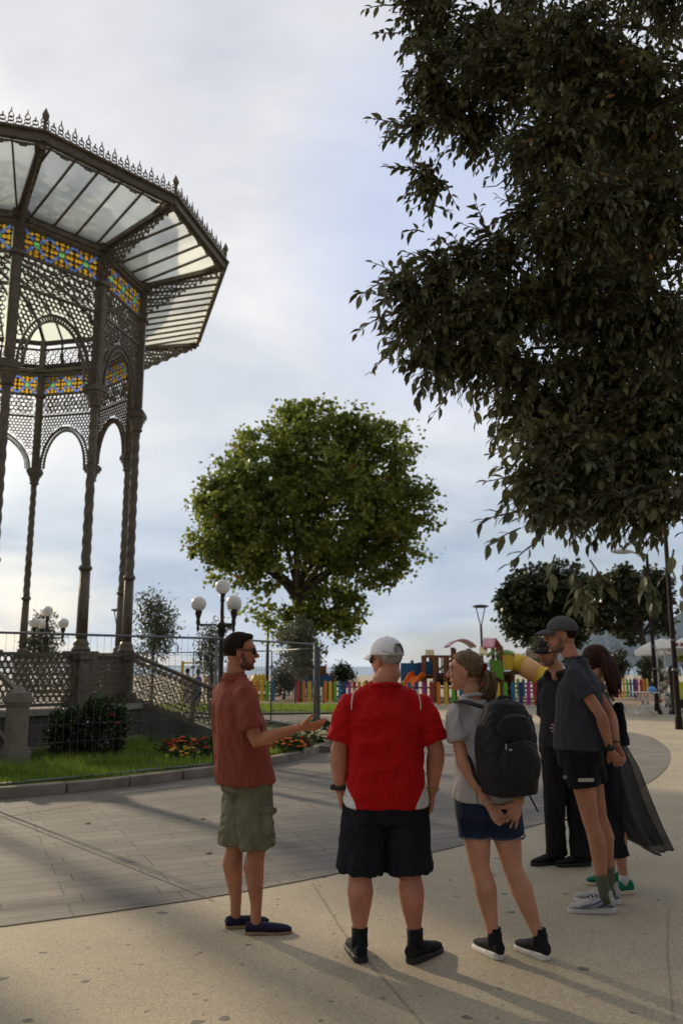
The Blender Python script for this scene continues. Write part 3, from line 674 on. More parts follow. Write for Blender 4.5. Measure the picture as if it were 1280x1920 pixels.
# ------------------------------------------------------------------ hills
def hill(name, prof, D, m, depth=2500):
    # ridge profile given as (px, py) -> real ridge at distance D with a body in front
    n = len(prof); v = []; f = []
    P = []
    for i in range(n-1):
        for k in range(12):
            t = k/12; x = prof[i][0]*(1-t)+prof[i+1][0]*t; y = prof[i][1]*(1-t)+prof[i+1][1]*t; P.append((x, y))
    P.append(prof[-1])
    nr = 14
    for i, (x, y) in enumerate(P):
        w = PT(x, y, D)
        for j in range(nr+1):
            t = j/nr; hgt = (w.z+20)*math.sin((1-t)*math.pi/2)**1.3-20
            h2 = hgt*(1+.10*noise.noise(Vector((i*.21, j*.45, D*.001)))*(4*t*(1-t)))+ (12*noise.noise(Vector((i*.5, j*.9, 1))) if 0 < t < 1 else 6*noise.noise(Vector((i*.6, 0, 1))))*min(1, D/8000)
            v.append((w.x*(1-t*depth/D), D-depth*t, h2))
    nn = len(P)
    for i in range(nn-1):
        for j in range(nr): f.append((i*(nr+1)+j, i*(nr+1)+j+1, (i+1)*(nr+1)+j+1, (i+1)*(nr+1)+j))
    o = link(name, mesh_of(name, v, f, m, True)); o['kind'] = 'structure'
hill('hills', [(880, 1249), (935, 1238), (1000, 1222), (1060, 1205), (1110, 1188), (1160, 1180), (1200, 1172), (1240, 1168), (1290, 1152), (1400, 1120), (1600, 1090)], 9000, M_hill, 5000)
hill('hills', [(-800, 1215), (-300, 1228), (0, 1240), (200, 1246), (420, 1249.5)], 16000, M_hill, 4000)

# ------------------------------------------------------------------ trees
def leaf_mesh(name, p, d, nr, ln, wr, m, tn, shape=0):
    n = len(p); d = d/np.linalg.norm(d, axis=1)[:, None]; s = np.cross(d, nr); s /= np.linalg.norm(s, axis=1)[:, None]+1e-9; nn = np.cross(s, d); ln = ln[:, None]
    if shape == 0:   # pointed, folded, drooping
        C = lambda t, q, w: p+d*ln*t+nn*ln*q+s*ln*w
        v = np.stack([C(0, 0, 0), C(.32, .02, 0), C(.68, .0, 0), C(1, -.13, 0), C(.30, .06, wr*.45), C(.62, .05, wr*.42), C(.30, .06, -wr*.45), C(.62, .05, -wr*.42)], 1)
        F = [(0, 1, 4), (1, 2, 5, 4), (2, 3, 5), (0, 6, 1), (1, 6, 7, 2), (2, 7, 3)]; nv = 8
    else:            # broad lobed-ish leaf as two tris/quads
        C = lambda t, q, w: p+d*ln*t+nn*ln*q+s*ln*w
        v = np.stack([C(0, 0, 0), C(.45, .10, wr*.55), C(1, 0, 0), C(.45, .10, -wr*.55)], 1); F = [(0, 1, 2), (0, 2, 3)] if shape == 1 else [(0, 1, 2, 3)]; nv = 4
    k = np.arange(n)*nv; f = []
    for q in F: f += [tuple(r) for r in (k[:, None]+np.array(q)[None, :]).tolist()]
    me = mesh_of(name, v.reshape(-1, 3), f, m, False); tint(me, np.repeat(tn, nv)); return me
def runit(n):
    v = RNG.normal(size=(n, 3)); return v/np.linalg.norm(v, axis=1)[:, None]
M_bark = mat('tree_bark', (.085, .07, .055), .9, bump=.7, bscale=18, var=.35, vscale=5, stretch=(1, 1, .4))
def tree(name, label, cat, base, trunk, blobs, nleaf, lsize, m, clump=.5, limbs=6, shape=1, group=None, per=26, trad=.3, shell=.45, wr=1.0, sq=1.0):
    """trunk: list of points (world) ; blobs: (centre, (rx,ry,rz)) world"""
    e = empty(name, (base[0], base[1], 0), 0, label, cat, group); ofs = Vector((-base[0], -base[1], 0))
    vol = np.array([b_[1][0]*b_[1][2]*b_[1][1] for b_ in blobs])**.8; vol /= vol.sum()
    nc = int(nleaf/per); ci = RNG.choice(len(blobs), nc, p=vol)
    cen = np.array([list(b_[0]) for b_ in blobs])[ci]; rad = np.array([list(b_[1]) for b_ in blobs])[ci]
    cd = runit(nc); rr = RNG.uniform(shell**2, 1, nc)**.5
    cc = cen+cd*rad*rr[:, None]
    sz = clump*RNG.uniform(.55, 1.25, nc)
    idx = np.repeat(np.arange(nc), per); n = len(idx)
    off_ = RNG.normal(size=(n, 3))*.5; off_[:, 2] *= .7
    p = cc[idx]+off_*sz[idx][:, None]
    out = cd[idx]+runit(n)*1.1; out[:, 2] -= .15
    nr = runit(n)*.8+np.array([0, 0, .8])
    ln = lsize*RNG.uniform(.65, 1.25, n)
    tn = np.clip(.45+RNG.normal(size=nc)[idx]*.12+RNG.normal(size=n)*.17, 0, 1)
    me = leaf_mesh('crown', p, out, nr, ln, wr, m, tn, shape)
    o = link('crown', me, e, ofs)
    t = MB(); tr = [trad*(1-.55*k/(len(trunk)-1)) for k in range(len(trunk))]; tr[0] *= 1.3
    t.tube(trunk, tr, 12)
    top = Vector(trunk[-1]); rnd = random.Random(len(label))
    for b_ in blobs:
        for q in range(max(1, limbs//len(blobs)+1) if (limbs > 1 or rnd.random() < .7) else 0):
            st = Vector(trunk[-1]).lerp(Vector(trunk[-2]), rnd.random()*.8); en = Vector(b_[0])+Vector((rnd.uniform(-.5, .5)*b_[1][0], rnd.uniform(-.5, .5)*b_[1][1], rnd.uniform(-.3, .6)*b_[1][2]))
            mid = st.lerp(en, .5)+Vector((rnd.uniform(-.1, .1), rnd.uniform(-.1, .1), rnd.uniform(-.02, .1)))*(en-st).length
            t.tube([st, mid, en], [trad*.38, trad*.22, trad*.06], 7)
    o = t.build('trunk', M_bark, e, True, ofs)
    return e
M_plane = leafmat('plane_leaves', (.060, .095, .018), (.31, .36, .065), (.25, .10, .02), trans=.5)
def pb(px, py, r, D, dd=0, ry=None, sx=1, sz=1):
    c = PT(px, py, D+dd); k = r*D/1540; return (c, (k*sx, ry or k, k*sz))
D0 = 46
tree('plane_tree', 'large round crowned plane tree with broad green leaves behind the globe lamp', 'tree', (PT(566, 1200, D0).x, D0),
     [(PT(572, 1300, D0).x, D0, 0), PT(570, 1220, D0), PT(560, 1140, D0), PT(556, 1100, D0)],
     [pb(600, 850, 96, D0), pb(500, 880, 96, D0, -1), pb(440, 960, 84, D0), pb(520, 980, 100, D0, -1.5), pb(620, 950, 105, D0, -2), pb(700, 880, 85, D0), pb(720, 970, 88, D0), pb(775, 945, 52, D0),
      pb(420, 1025, 66, D0), pb(480, 1055, 58, D0), pb(700, 1040, 68, D0), pb(610, 1060, 70, D0, 1), pb(760, 1035, 42, D0), pb(560, 800, 50, D0), pb(660, 815, 52, D0), pb(735, 830, 45, D0), pb(400, 930, 36, D0),
      pb(620, 1140, 62, D0, 0, None, 1, .7), pb(555, 1170, 50, D0, 0, None, 1, .7), pb(500, 1150, 36, D0, 0, None, 1.1, .6), pb(650, 1180, 34, D0, -1, None, 1, .6), pb(385, 1040, 30, D0)],
     50000, .25, M_plane, clump=.62, limbs=1, shape=1, per=34, trad=.42, shell=.30)
M_olive = leafmat('olive_leaves', (.07, .085, .045), (.17, .19, .11), trans=.25)
M_holm = leafmat('holm_oak_leaves', (.012, .022, .008), (.05, .075, .022), trans=.15)
M_holm2 = leafmat('holm_oak_olive_leaves', (.025, .032, .014), (.10, .11, .05), trans=.2)
D1 = 58
tree('holm_oak', 'dense dark round crowned evergreen tree behind the two capped men', 'tree', (PT(1040, 1200, D1).x, D1), [(PT(1040, 1290, D1).x, D1, 0), PT(1038, 1250, D1), PT(1035, 1200, D1), PT(1030, 1170, D1)],
     [pb(1000, 1110, 52, D1), pb(1055, 1105, 55, D1), pb(975, 1140, 50, D1), pb(1085, 1135, 42, D1), pb(1030, 1155, 58, D1), pb(980, 1175, 34, D1), pb(1075, 1175, 40, D1), pb(955, 1120, 30, D1), pb(1010, 1190, 26, D1), pb(1100, 1100, 22, D1)], 22000, .27, M_holm, clump=.5, shape=1, trad=.3, shell=.2)
D2 = 50
tree('holm_oak', 'looser evergreen tree with bare forked trunk above the white parasols', 'tree', (PT(1205, 1200, D2).x, D2), [(PT(1212, 1300, D2).x, D2, 0), PT(1212, 1250, D2), PT(1206, 1210, D2), PT(1198, 1170, D2)],
     [pb(1140, 1110, 36, D2), pb(1180, 1100, 38, D2), pb(1225, 1100, 32, D2), pb(1150, 1145, 36, D2), pb(1125, 1160, 26, D2), pb(1200, 1140, 34, D2), pb(1240, 1130, 24, D2, 0, None, 1, 1.3), pb(1238, 1175, 18, D2), pb(1180, 1192, 12, D2), pb(1165, 1175, 18, D2)], 10000, .26, M_holm2, clump=.42, shape=1, trad=.30, shell=.3)
def small(name, label, cat, px, pyt, pyb, w, D, m, n, ls, pybase=1300, group=None, clump=.28, wispy=0):
    x = PT(px, pyb, D).x; zt = PT(px, pyt, D).z; zb = PT(px, pyb, D).z; k = w*D/1540/2
    bl = [(Vector((x+random.uniform(-.3, .3)*k, D+random.uniform(-.3, .3)*k, zb+(zt-zb)*t)), (k*q, k*q, (zt-zb)*.24)) for t, q in ((.22, .75), (.42, .9), (.6, .75), (.8, .5 if not wispy else .65))]
    return tree(name, label, cat, (x, D), [(x, D, 0), (x+.05, D, max(.3, zb*.5)), (x, D, max(.6, zb+.2*(zt-zb)))], bl, n, ls, m, clump=clump, limbs=4, shape=1, per=14, trad=max(.05, k*.09), shell=.15, wr=.5, group=group)
small('olive_tree', 'small olive tree with wispy grey green top right of the bandstand columns', 'tree', 285, 1112, 1238, 84, 27, M_olive, 3000, .12, clump=.34, wispy=1)
small('olive_tree', 'small olive tree half behind the post of the nearer globe lamp', 'tree', 396, 1162, 1268, 52, 27, M_olive, 1800, .11)
small('olive_tree', 'olive tree hazy between the left bandstand columns behind the distant globe lamp', 'tree', 72, 1142, 1250, 80, 34, M_olive, 2600, .14)
small('olive_tree', 'rounded grey green olive tree in front of the plane tree trunk', 'tree', 562, 1160, 1268, 92, 38, M_olive, 5000, .15)
small('bush', 'dark clipped round bush behind the picket fence near the rust shirted man', 'bush', 532, 1246, 1300, 58, 41, M_holm, 2600, .14)
small('bush', 'low dark bush behind the picket fence left of the white cap', 'bush', 640, 1246, 1285, 44, 44, M_holm, 1500, .16)
small('bush', 'green bush behind the dark haired woman by the pickets', 'bush', 1160, 1218, 1275, 58, 48, M_holm2, 2600, .18)
small('bush', 'dark green bush under the left white parasol', 'bush', 1222, 1226, 1285, 60, 47, M_holm2, 2600, .18)
small('bush', 'pale green bush top at the right edge above the parasols', 'bush', 1290, 1196, 1240, 50, 46, M_plane, 1200, .18)
small('bush', 'loose green bush behind the man in black', 'bush', 1015, 1195, 1250, 50, 50, M_holm2, 1600, .2)

# unseen tree added beyond the left edge, its flat crown shaped to shade the group
tree('added_pine', 'tall pine standing outside the left edge of the picture beyond the bandstand', 'tree', (-18.2, 32.5), [(-18.2, 32.5, 0), (-18.1, 32.5, 4), (-18.2, 32.5, 9.2), (-18.2, 32.5, 11.6)],
     [(Vector((-18.0, 32.5, 13.0)), (2.9, 2.9, 1.2)), (Vector((-18.9, 31.6, 12.6)), (2.0, 2.0, 1.0)), (Vector((-17.4, 33.6, 12.7)), (1.8, 2.0, 1.0))], 15000, .30, M_holm2, clump=.6, shape=1, trad=.32, shell=.1)
# --- the near evergreen oak: leaves hang into the picture from the right
M_oakleaf = leafmat('near_oak_leaves', (.030, .036, .015), (.19, .19, .075), (.24, .13, .055), trans=.28, rough=.42)
M_twig = mat('oak_twig', (.07, .05, .035), .85, var=.3)
def near_oak():
    tx, ty = 4.6, 4.2
    e = empty('evergreen_oak', (tx, ty, 0), 0, 'huge dark evergreen oak whose pointed leaves hang in from the right', 'tree'); ofs = Vector((-tx, -ty, 0))
    B = [  # px, py, r(px), D, twig share
        (790, 20, 88, 2.9, 1), (870, 80, 110, 3.0, 1), (800, 120, 62, 2.8, .8), (820, 190, 80, 2.9, 1), (765, 232, 40, 2.7, .5), (900, 230, 80, 3.0, 1), (775, 320, 38, 2.7, .5), (812, 352, 34, 2.7, .35), (960, 120, 130, 2.8, 1.3),
        (1080, 100, 150, 2.6, 1.6), (1050, 260, 105, 2.5, 1.2), (1200, 200, 160, 2.6, 1.6), (985, 285, 62, 2.7, 1), (1030, 350, 62, 2.7, 1), (1130, 480, 110, 3.0, 1.2), (1100, 200, 120, 3.2, 1.2), (980, 400, 40, 2.6, .6), (1000, 770, 70, 2.6, 1), (1120, 800, 110, 2.9, 1.2), (1110, 390, 100, 2.4, 1.1), (1220, 400, 140, 2.6, 1.5), (1040, 440, 66, 2.4, .9), (940, 470, 60, 2.5, .8), (870, 490, 52, 2.5, .7), (800, 520, 56, 2.4, .8), (740, 545, 50, 2.3, .7), (765, 610, 56, 2.3, .8), (840, 590, 80, 2.4, 1.1), (820, 665, 52, 2.35, .7), (895, 660, 70, 2.4, 1), (950, 580, 100, 2.5, 1.2), (1060, 560, 120, 2.6, 1.4), (1190, 600, 150, 2.6, 1.6), (980, 700, 80, 2.5, 1), (1090, 720, 120, 2.6, 1.4), (1230, 780, 140, 2.5, 1.6),
        (1040, 840, 85, 2.3, 1.1), (1010, 915, 58, 2.2, .9), (1085, 905, 78, 2.3, 1.1), (1180, 890, 105, 2.4, 1.3), (1070, 975, 40, 2.15, .55), (1150, 965, 52, 2.2, .8), (1240, 965, 55, 2.2, .8), (1010, 960, 28, 2.1, .35),
        (1340, 300, 200, 2.9, 1.3), (1360, 700, 200, 2.8, 1.3), (1345, 930, 115, 2.4, .8), (1240, -60, 190, 2.8, 1.2), (1000, -70, 130, 3.0, .9), (1150, 300, 170, 3.6, 1.2), (1180, 620, 200, 3.6, 1.3), (1160, 850, 150, 3.2, 1.1), (960, 60, 140, 3.6, 1), (900, 560, 80, 3.0, .8)]
    P = []; Dr = []; Nn = []; Ls = []; Tn = []; tw = MB(); rnd = random.Random(11)
    def twig(st, d, L, nl, scale=1):
        d = d.normalized(); pts = [st]; k = 5; q = st.copy(); dd = d.copy()
        for j in range(k):
            dd = (dd+Vector((rnd.uniform(-.18, .18), rnd.uniform(-.18, .18), rnd.uniform(-.22, .06)))).normalized(); q = q+dd*(L/k); pts.append(q.copy())
        tw.tube(pts, [.0028*scale, .0025*scale, .0021*scale, .0017*scale, .0013*scale, .0008], 4)
        ct = rnd.gauss(.40, .14)
        for j in range(nl):
            t = .12+.88*(j+rnd.random()*.6)/nl; s_ = min(t*k, k-.01); a = int(s_); b_ = pts[a].lerp(pts[a+1], s_-a); tg = (pts[a+1]-pts[a]).normalized()
            an = j*2.4+rnd.uniform(-.5, .5); u = tg.orthogonal().normalized(); w = tg.cross(u); r_ = u*math.cos(an)+w*math.sin(an)
            ld = (tg*.75+r_*(1.0-.4*t)+Vector((0, 0, -.38))).normalized()
            P.append(b_); Dr.append(ld); Nn.append(Vector((rnd.uniform(-.5, .5), rnd.uniform(-.5, .5), 1))+r_*.3); Ls.append(rnd.uniform(.028, .052)*scale*(1.15-.3*t))
            Tn.append(min(1, max(0, ct+rnd.gauss(0, .16)+(.5 if rnd.random() < .012 else 0))))
    hub = Vector((tx-.3, ty-.2, 3.4))
    B = [(px+(14 if px-r < 765 else 0), py-(16 if py > 870 else 0), r, D, sh) for (px, py, r, D, sh) in B]
    for (px, py, r, D, sh) in B:
        c = PT(px, py, D); k = r*D/1540; n = int(74*sh*(r/80)**1.1)
        for j in range(n):
            d = Vector(runit(1)[0]); rr = rnd.uniform(.05, .80)**.6
            st = c+d*k*rr*.82
            side = Vector((-.55, 0, .05)); dr = (d*.8+side+Vector((0, 0, -.35))+Vector(runit(1)[0])*.45)
            dd = D-(.0); L = rnd.uniform(.12, .24)*(.6+.4*min(1, k/.12))
            st = st-dr.normalized()*L*.45
            twig(st, dr, L, rnd.randint(7, 11))
    # single sprays that stick out of the outline
    for (px, py, D, dx, dz, L, nl) in [(725, 62, 2.7, -1, .05, .12, 7), (712, 10, 2.7, -1, .1, .12, 6), (740, 238, 2.6, -1, .05, .16, 11), (760, 250, 2.6, -1, -.1, .14, 9), (835, 345, 2.6, .1, -1, .12, 5), (815, 385, 2.6, .4, -.3, .09, 4), (790, 370, 2.6, -.2, -1, .10, 6), (770, 435, 2.4, -.5, .5, .10, 7), (905, 420, 2.4, -.1, .7, .10, 8), (720, 522, 2.2, -1, .15, .13, 8), (715, 560, 2.2, -1, .1, .12, 8), (708, 590, 2.2, -1, -.1, .12, 8), (735, 640, 2.25, -.6, -.5, .14, 9), (790, 690, 2.3, -.4, -.8, .12, 8), (845, 720, 2.3, -.3, -.7, .12, 7), (880, 720, 2.3, 0, -1, .12, 7), (930, 790, 2.3, -.1, -1, .08, 6), (980, 830, 2.1, -1, 0, .08, 5), (965, 890, 2.0, -1, 0, .08, 5), (970, 960, 1.95, -1, 0, .10, 6), (975, 990, 1.95, -1, -.4, .10, 6), (1000, 1020, 1.95, -.8, -.5, .09, 5), (1040, 1040, 1.95, -.2, -1, .09, 6), (1070, 1060, 1.9, .1, -1, .11, 8), (1105, 1050, 1.95, .5, -.6, .09, 5), (1085, 1085, 1.85, .2, -1, .08, 10), (1090, 1090, 1.85, -.3, -1, .07, 7), (1205, 1070, 1.85, 0, -1, .08, 10), (1215, 1080, 1.85, .3, -1, .07, 7), (1280, 1060, 1.85, -.1, -1, .11, 5), (1262, 1030, 1.95, -.3, -1, .07, 4)]:
        twig(PT(px+(24 if px < 800 else 0), py, D), Vector((dx, rnd.uniform(-.3, .3), dz)), L, nl, 1.0)
    # bare twig in the sky gap
    a = PT(985, 318, 2.5); tw.tube([a, a+Vector((-.05, 0, -.02)), a+Vector((-.10, .0, -.06)), a+Vector((-.15, 0, -.065))], [.003, .0025, .002, .001], 5)
    P, Dr, Nn = (np.array([list(q) for q in A]) for A in (P, Dr, Nn))
    me = leaf_mesh('crown', P, Dr, Nn, np.array(Ls), .44, M_oakleaf, np.array(Tn), 0); link('crown', me, e, ofs)
    print('OAK leaves', len(P))
    for (px, py, r, D, sh) in B:
        if r < 60 or D > 3.1: continue
        c = PT(px, py, D); st = hub+Vector((rnd.uniform(-.3, .2), rnd.uniform(-.3, .3), rnd.uniform(-.6, 1.4))); mid = st.lerp(c, .55)+Vector((0, rnd.uniform(0, .4), rnd.uniform(.05, .3)))
        tw.tube([st, mid, c.lerp(mid, .12)], [.03, .014, .005], 6)
    tw.build('branch', M_twig, e, True, ofs)
    t = MB(); t.tube([(tx, ty, 0), (tx+.02, ty, 1.2), (tx-.1, ty, 2.4), (tx-.3, ty-.2, 3.6), (tx-.5, ty-.4, 4.8)], [.30, .22, .20, .16, .09], 14); t.build('trunk', M_bark, e, True, ofs)
near_oak()

# ------------------------------------------------------------------ shrub, flowers in the lawn
M_rose = leafmat('rose_leaves', (.012, .026, .008), (.045, .08, .02), (.07, .10, .03), trans=.2)
def shrub(label, c, r, n, ls, flowers=None, nf=0, name='rose_bush', cat='bush', m=None, fs=.06):
    e = empty(name, (c[0], c[1], .07), 0, label, cat)
    d = runit(n); p = d*np.array(r)*RNG.uniform(.3, 1, n)[:, None]**.5; p = p*(1+.65*np.array([noise.noise(Vector(q)*3.6) for q in p.tolist()]))[:, None]; p[:, 2] = np.abs(p[:, 2]+r[2]*.9)
    me = leaf_mesh('foliage', p, d+runit(n)*.8, runit(n)*.7+np.array([0, 0, .8]), ls*RNG.uniform(.6, 1.2, n), .6, m or M_rose, RNG.uniform(0, .9, n), 1); link('foliage', me, e)
    s = MB()
    for k in range(7):
        a = random.uniform(0, 6.28); s.tube([(0, 0, 0), (math.cos(a)*r[0]*.3, math.sin(a)*r[1]*.3, r[2]), (math.cos(a)*r[0]*.6, math.sin(a)*r[1]*.6, r[2]*1.6)], [.014, .01, .004], 5)
    s.build('stem', M_bark, e, True)
    if flowers:
        for cname, fc, kf in flowers:
            for k in range(int(nf*kf)):
                b = MB()
                dd = Vector(runit(1)[0]); dd.z = abs(dd.z); q = Vector((dd.x*r[0], dd.y*r[1], r[2]*.9+dd.z*r[2]))*random.uniform(.85, 1.0)
                for j in range(6):
                    a = j*1.047+k; b.add(*ell(q+Vector((math.cos(a)*fs*.4, math.sin(a)*fs*.4, 0)), (fs*.4, fs*.4, fs*.25), n=6))
                b.add(*ell(q, (fs*.3, fs*.3, fs*.35), n=6))
                b.build(cname, mat(cname, fc, .6, var=.3, vscale=30), e)
    return e
c = PT(188, 1340, 14.0); shrub('dark rose bush with scattered red blooms before the platform wall', (c.x, c.y), (.54, .45, .50), 4500, .09, [('rose_bloom', (.45, .03, .02), 1)], 12)
c = PT(125, 1340, 13.9); shrub('low rose shoots with yellowish leaves left of the dark rose bush', (c.x, c.y), (.30, .3, .42), 1400, .08, [('yellow_shoot', (.40, .30, .05), 1)], 6)
FLW = dict(name='marigolds', cat='flowers', m=leafmat('bedding_leaves', (.02, .05, .01), (.07, .14, .03), trans=.3), fs=.05)
c = GP(330, 1433); shrub('patch of orange and red marigolds on the lawn left of the rust shirted man', (c.x, c.y+.6), (.42, .3, .17), 1500, .06, [('orange_bloom', (.75, .16, .01), .6), ('red_bloom', (.5, .03, .01), .8)], 46, **FLW)
c = GP(345, 1445); shrub('small patch of yellow marigolds in front of the orange ones', (c.x-.1, c.y+.45), (.26, .2, .13), 700, .06, [('yellow_bloom', (.75, .42, .03), 1)], 22, **FLW)
c = GP(385, 1440); shrub('loose red marigold patch touching the back of the rust shirt', (c.x-.05, c.y+.55), (.28, .25, .2), 900, .06, [('red_bloom', (.5, .04, .01), 1)], 26, **FLW)
c = GP(530, 1425); shrub('bright orange marigold patch under the pointing forearm', (c.x, c.y+.3), (.38, .3, .15), 1200, .06, [('orange_bloom', (.85, .17, .01), 1)], 60, **FLW)
c = GP(560, 1410); shrub('pale yellow and white flower patch under the pointing hand', (c.x+.1, c.y+.6), (.55, .35, .17), 1600, .06, [('cream_bloom', (.80, .70, .32), 1), ('white_bloom', (.8, .8, .7), .5)], 62, **FLW)
c = GP(598, 1395); shrub('dark red flower patch beside the red shirted mans sleeve', (c.x, c.y+.9), (.4, .3, .2), 1200, .06, [('crimson_bloom', (.30, .02, .03), 1)], 40, **FLW)
c = GP(560, 1420); shrub('crimson flowers between the orange and the cream ones', (c.x-.05, c.y+.45), (.25, .2, .14), 600, .06, [('crimson_bloom', (.28, .02, .03), 1)], 26, **FLW)
# rocks by the platform
c = GP(268, 1402); rk = MB()
for q in range(4):
    v, f = ell((c.x+q*.13-.2, c.y+.6, .12), (.13, .10, .09), n=10, fn=lambda d: 1+.25*noise.noise(d*2+Vector((q*3, 0, 0)))); rk.add(v, f)
tag(rk.build('rock_edging', mat('terracotta_rock', (.24, .13, .09), .9, bump=.5), smooth=True), 'row of reddish stones on the grass right of the rose bush', 'stones')

# fallen leaves
M_dead = mat('dead_leaf', (.20, .075, .03), .8)
for (px, py, lb) in [(380, 1537, 'dry brown leaf on the dark paving behind the shorts'), (391, 1601, 'dry brown leaf on the dark paving nearest the bare left calf'), (165, 1545, 'small dry leaf alone on the left dark paving')]:
    g_ = GP(px, py); v = [Vector((math.cos(a)*.035*(1.3 if k % 2 else .7), math.sin(a)*.028*(1.3 if k % 2 else .7), .004+.004*((k*7) % 3))) for k, a in enumerate([j*math.pi/5 for j in range(10)])]
    o = link('fallen_leaf', mesh_of('fallen_leaf', v+[Vector((0, 0, .006))], [(k, (k+1) % 10, 10) for k in range(10)], M_dead), None, (g_.x, g_.y, .004)); tag(o, lb, 'leaf', 'fallen leaves')

# ------------------------------------------------------------------ picket fence and playground
PC = [('red', (.45, .03, .04)), ('orange', (.70, .22, .02)), ('yellow', (.72, .50, .06)), ('green', (.12, .42, .04)), ('blue', (.02, .17, .35)), ('navy', (.025, .04, .20)), ('magenta', (.38, .05, .26))]
PM = [mat('picket_'+n_, c_, .5, var=.1) for n_, c_ in PC]
pk = []
for m_ in PM:
    q = MB(); w = .15; v = [(-w/2, -.012, .06), (w/2, -.012, .06), (w/2, -.012, .88)]+[(w/2*math.cos(R(a)), -.012, .88+w/2*math.sin(R(a))*1.1) for a in range(30, 180, 30)]+[(-w/2, -.012, .88)]
    n = len(v); v2 = [(x, .012, z) for x, y, z in v]; q.add(v+v2, [tuple(range(n)), tuple(range(2*n-1, n-1, -1))]+[(i_, n+i_, n+(i_+1) % n, (i_+1) % n) for i_ in range(n)]); pk.append(q.mesh('picket', m_))
M_rail = mat('rail_wood', (.12, .09, .06), .8)
def picket_fence(A, B, label, sp=.27, ph=0):
    A = Vector(A); B = Vector(B); d = B-A; L_ = d.length; n = int(L_/sp); e = empty('picket_fence', (A.x, A.y, 0), math.atan2(d.y, d.x), label, 'fence', 'coloured picket fences round the playground')
    for k in range(n): o = link('picket', pk[(k+ph) % 7], e, ((k+.5)*sp, 0, 0))
    r = MB(); r.box((L_/2, .03, .3), (L_, .03, .07)); r.box((L_/2, .03, .72), (L_, .03, .07))
    for k in range(int(L_/2.2)+1): r.box((k*2.2, .06, .5), (.07, .07, 1.0))
    r.build('fence_rail', M_rail, e)
yF = 37.0
def gx(px, D): return PT(px, 1300, D).x
picket_fence((gx(465, 37), 37, 0), (gx(527, 37.5), 37.5, 0), 'short coloured picket fence by the chin of the rust shirted man', .25)
picket_fence((gx(553, 36.5), 36.5, 0), (gx(602, 36.5), 36.5, 0), 'coloured picket fence piece behind the far mesh panel', .25, 0)
picket_fence((gx(606, 36.5), 36.5, 0), (gx(700, 35), 35, 0), 'coloured picket fence left of the red shirt behind the steel post', .25, 1)
picket_fence((gx(706, 34.5), 34.5, 0), (gx(1030, 33.5), 33.5, 0), 'long coloured picket fence in front of the slides and towers', .295, 0)
picket_fence((gx(960, 42), 42.5, 0), (gx(1080, 42), 42, 0), 'farther coloured picket fence under the yellow tube slide', .26, 2)
picket_fence((gx(1140, 41), 41, 0), (gx(1222, 43), 43, 0), 'coloured picket fence behind the white folding table', .27, 5)
wp = MB()
for k in range(14): wp.box((gx(525, 44)+k*.22, 44, .45), (.12, .03, .8))
wp.box((gx(525, 44)+1.5, 44.03, .3), (3.2, .03, .08)); tag(wp.build('white_picket_fence', mat('white_paint', (.7, .68, .65), .6)), 'short white picket fence seen in the gap of the coloured ones', 'fence')
pf = sheet('playground_surface', [(gx(480, 45), 37.6), (16, 34.2), (16, 46), (gx(480, 45), 46)], .006, mat('rubber_floor', (.22, .15, .10), .9, vscale=3, var=.3))
M_wood = mat('play_wood', (.22, .085, .03), .65, var=.3, vscale=4, stretch=(3, 3, .5))
M_wood2 = mat('play_wood_dark', (.10, .045, .02), .7, var=.3)
def pm(n_, c_, r=.4): return mat('play_'+n_, c_, r, var=.06)
C_blue = pm('blue', (.015, .12, .27)); C_navy = pm('navy', (.02, .035, .14)); C_pink = pm('pink', (.62, .27, .31)); C_yel = pm('yellow', (.72, .47, .03)); C_pale = pm('pale_yellow', (.72, .60, .28)); C_or = pm('orange', (.85, .17, .01)); C_gr = pm('green', (.13, .30, .03)); C_peach = pm('peach', (.80, .42, .17)); C_red = pm('red', (.42, .07, .05))
play = empty('play_tower', (gx(860, 38), 38, 0), 0, 'big wooden playground castle with pink roofs, orange slide and yellow tube slide', 'play structure'); po = Vector((-gx(860, 38), -38, 0))
def pp(b, n, m, smooth=False): return b.build(n, m, play, smooth, po)
PD = 38
def zz(py, D=PD): return PT(640, py, D).z
def post(b, px, pt, D=PD, w=.16, pb_=None): z1 = zz(pt, D); z0 = 0 if pb_ is None else zz(pb_, D); b.box((gx(px, D), D, (z0+z1)/2), (w, w, z1-z0))
b = MB()
for px, pt in ((794, 1229), (815, 1231), (835, 1231), (850, 1214), (868, 1229), (880, 1216)):
    b = MB(); post(b, px, pt); pp(b, 'post', M_wood); b = MB(); post(b, px+3, pt+2, PD+1.6); pp(b, 'post', M_wood)
b = MB()
for py in (1231, 1268): b.bar((gx(794, PD), PD, zz(py)), (gx(868, PD), PD, zz(py)), .10, .12)
b.bar((gx(815, PD), PD, zz(1262)), (gx(850, PD), PD, zz(1236)), .1, .1); b.bar((gx(835, PD), PD, zz(1262)), (gx(866, PD), PD, zz(1240)), .1, .1)
for px in (822, 829, 842, 858): b.bar((gx(px, PD), PD, zz(1231)), (gx(px, PD), PD, zz(1262)), .06, .06)
b.box(((gx(794, PD)+gx(868, PD))/2, PD+.8, zz(1270)), (gx(868, PD)-gx(794, PD), 1.7, .12)); pp(b, 'deck_rail', M_wood)
b = MB(); b.box(((gx(752, PD)+gx(795, PD))/2, PD+.3, (zz(1243)+zz(1278))/2), (gx(795, PD)-gx(752, PD), .08, zz(1243)-zz(1278))); b.box(((gx(797, PD)+gx(815, PD))/2, PD+.3, (zz(1240)+zz(1266))/2), (gx(815, PD)-gx(797, PD), .08, zz(1240)-zz(1266))); pp(b, 'blue_panel', C_blue)
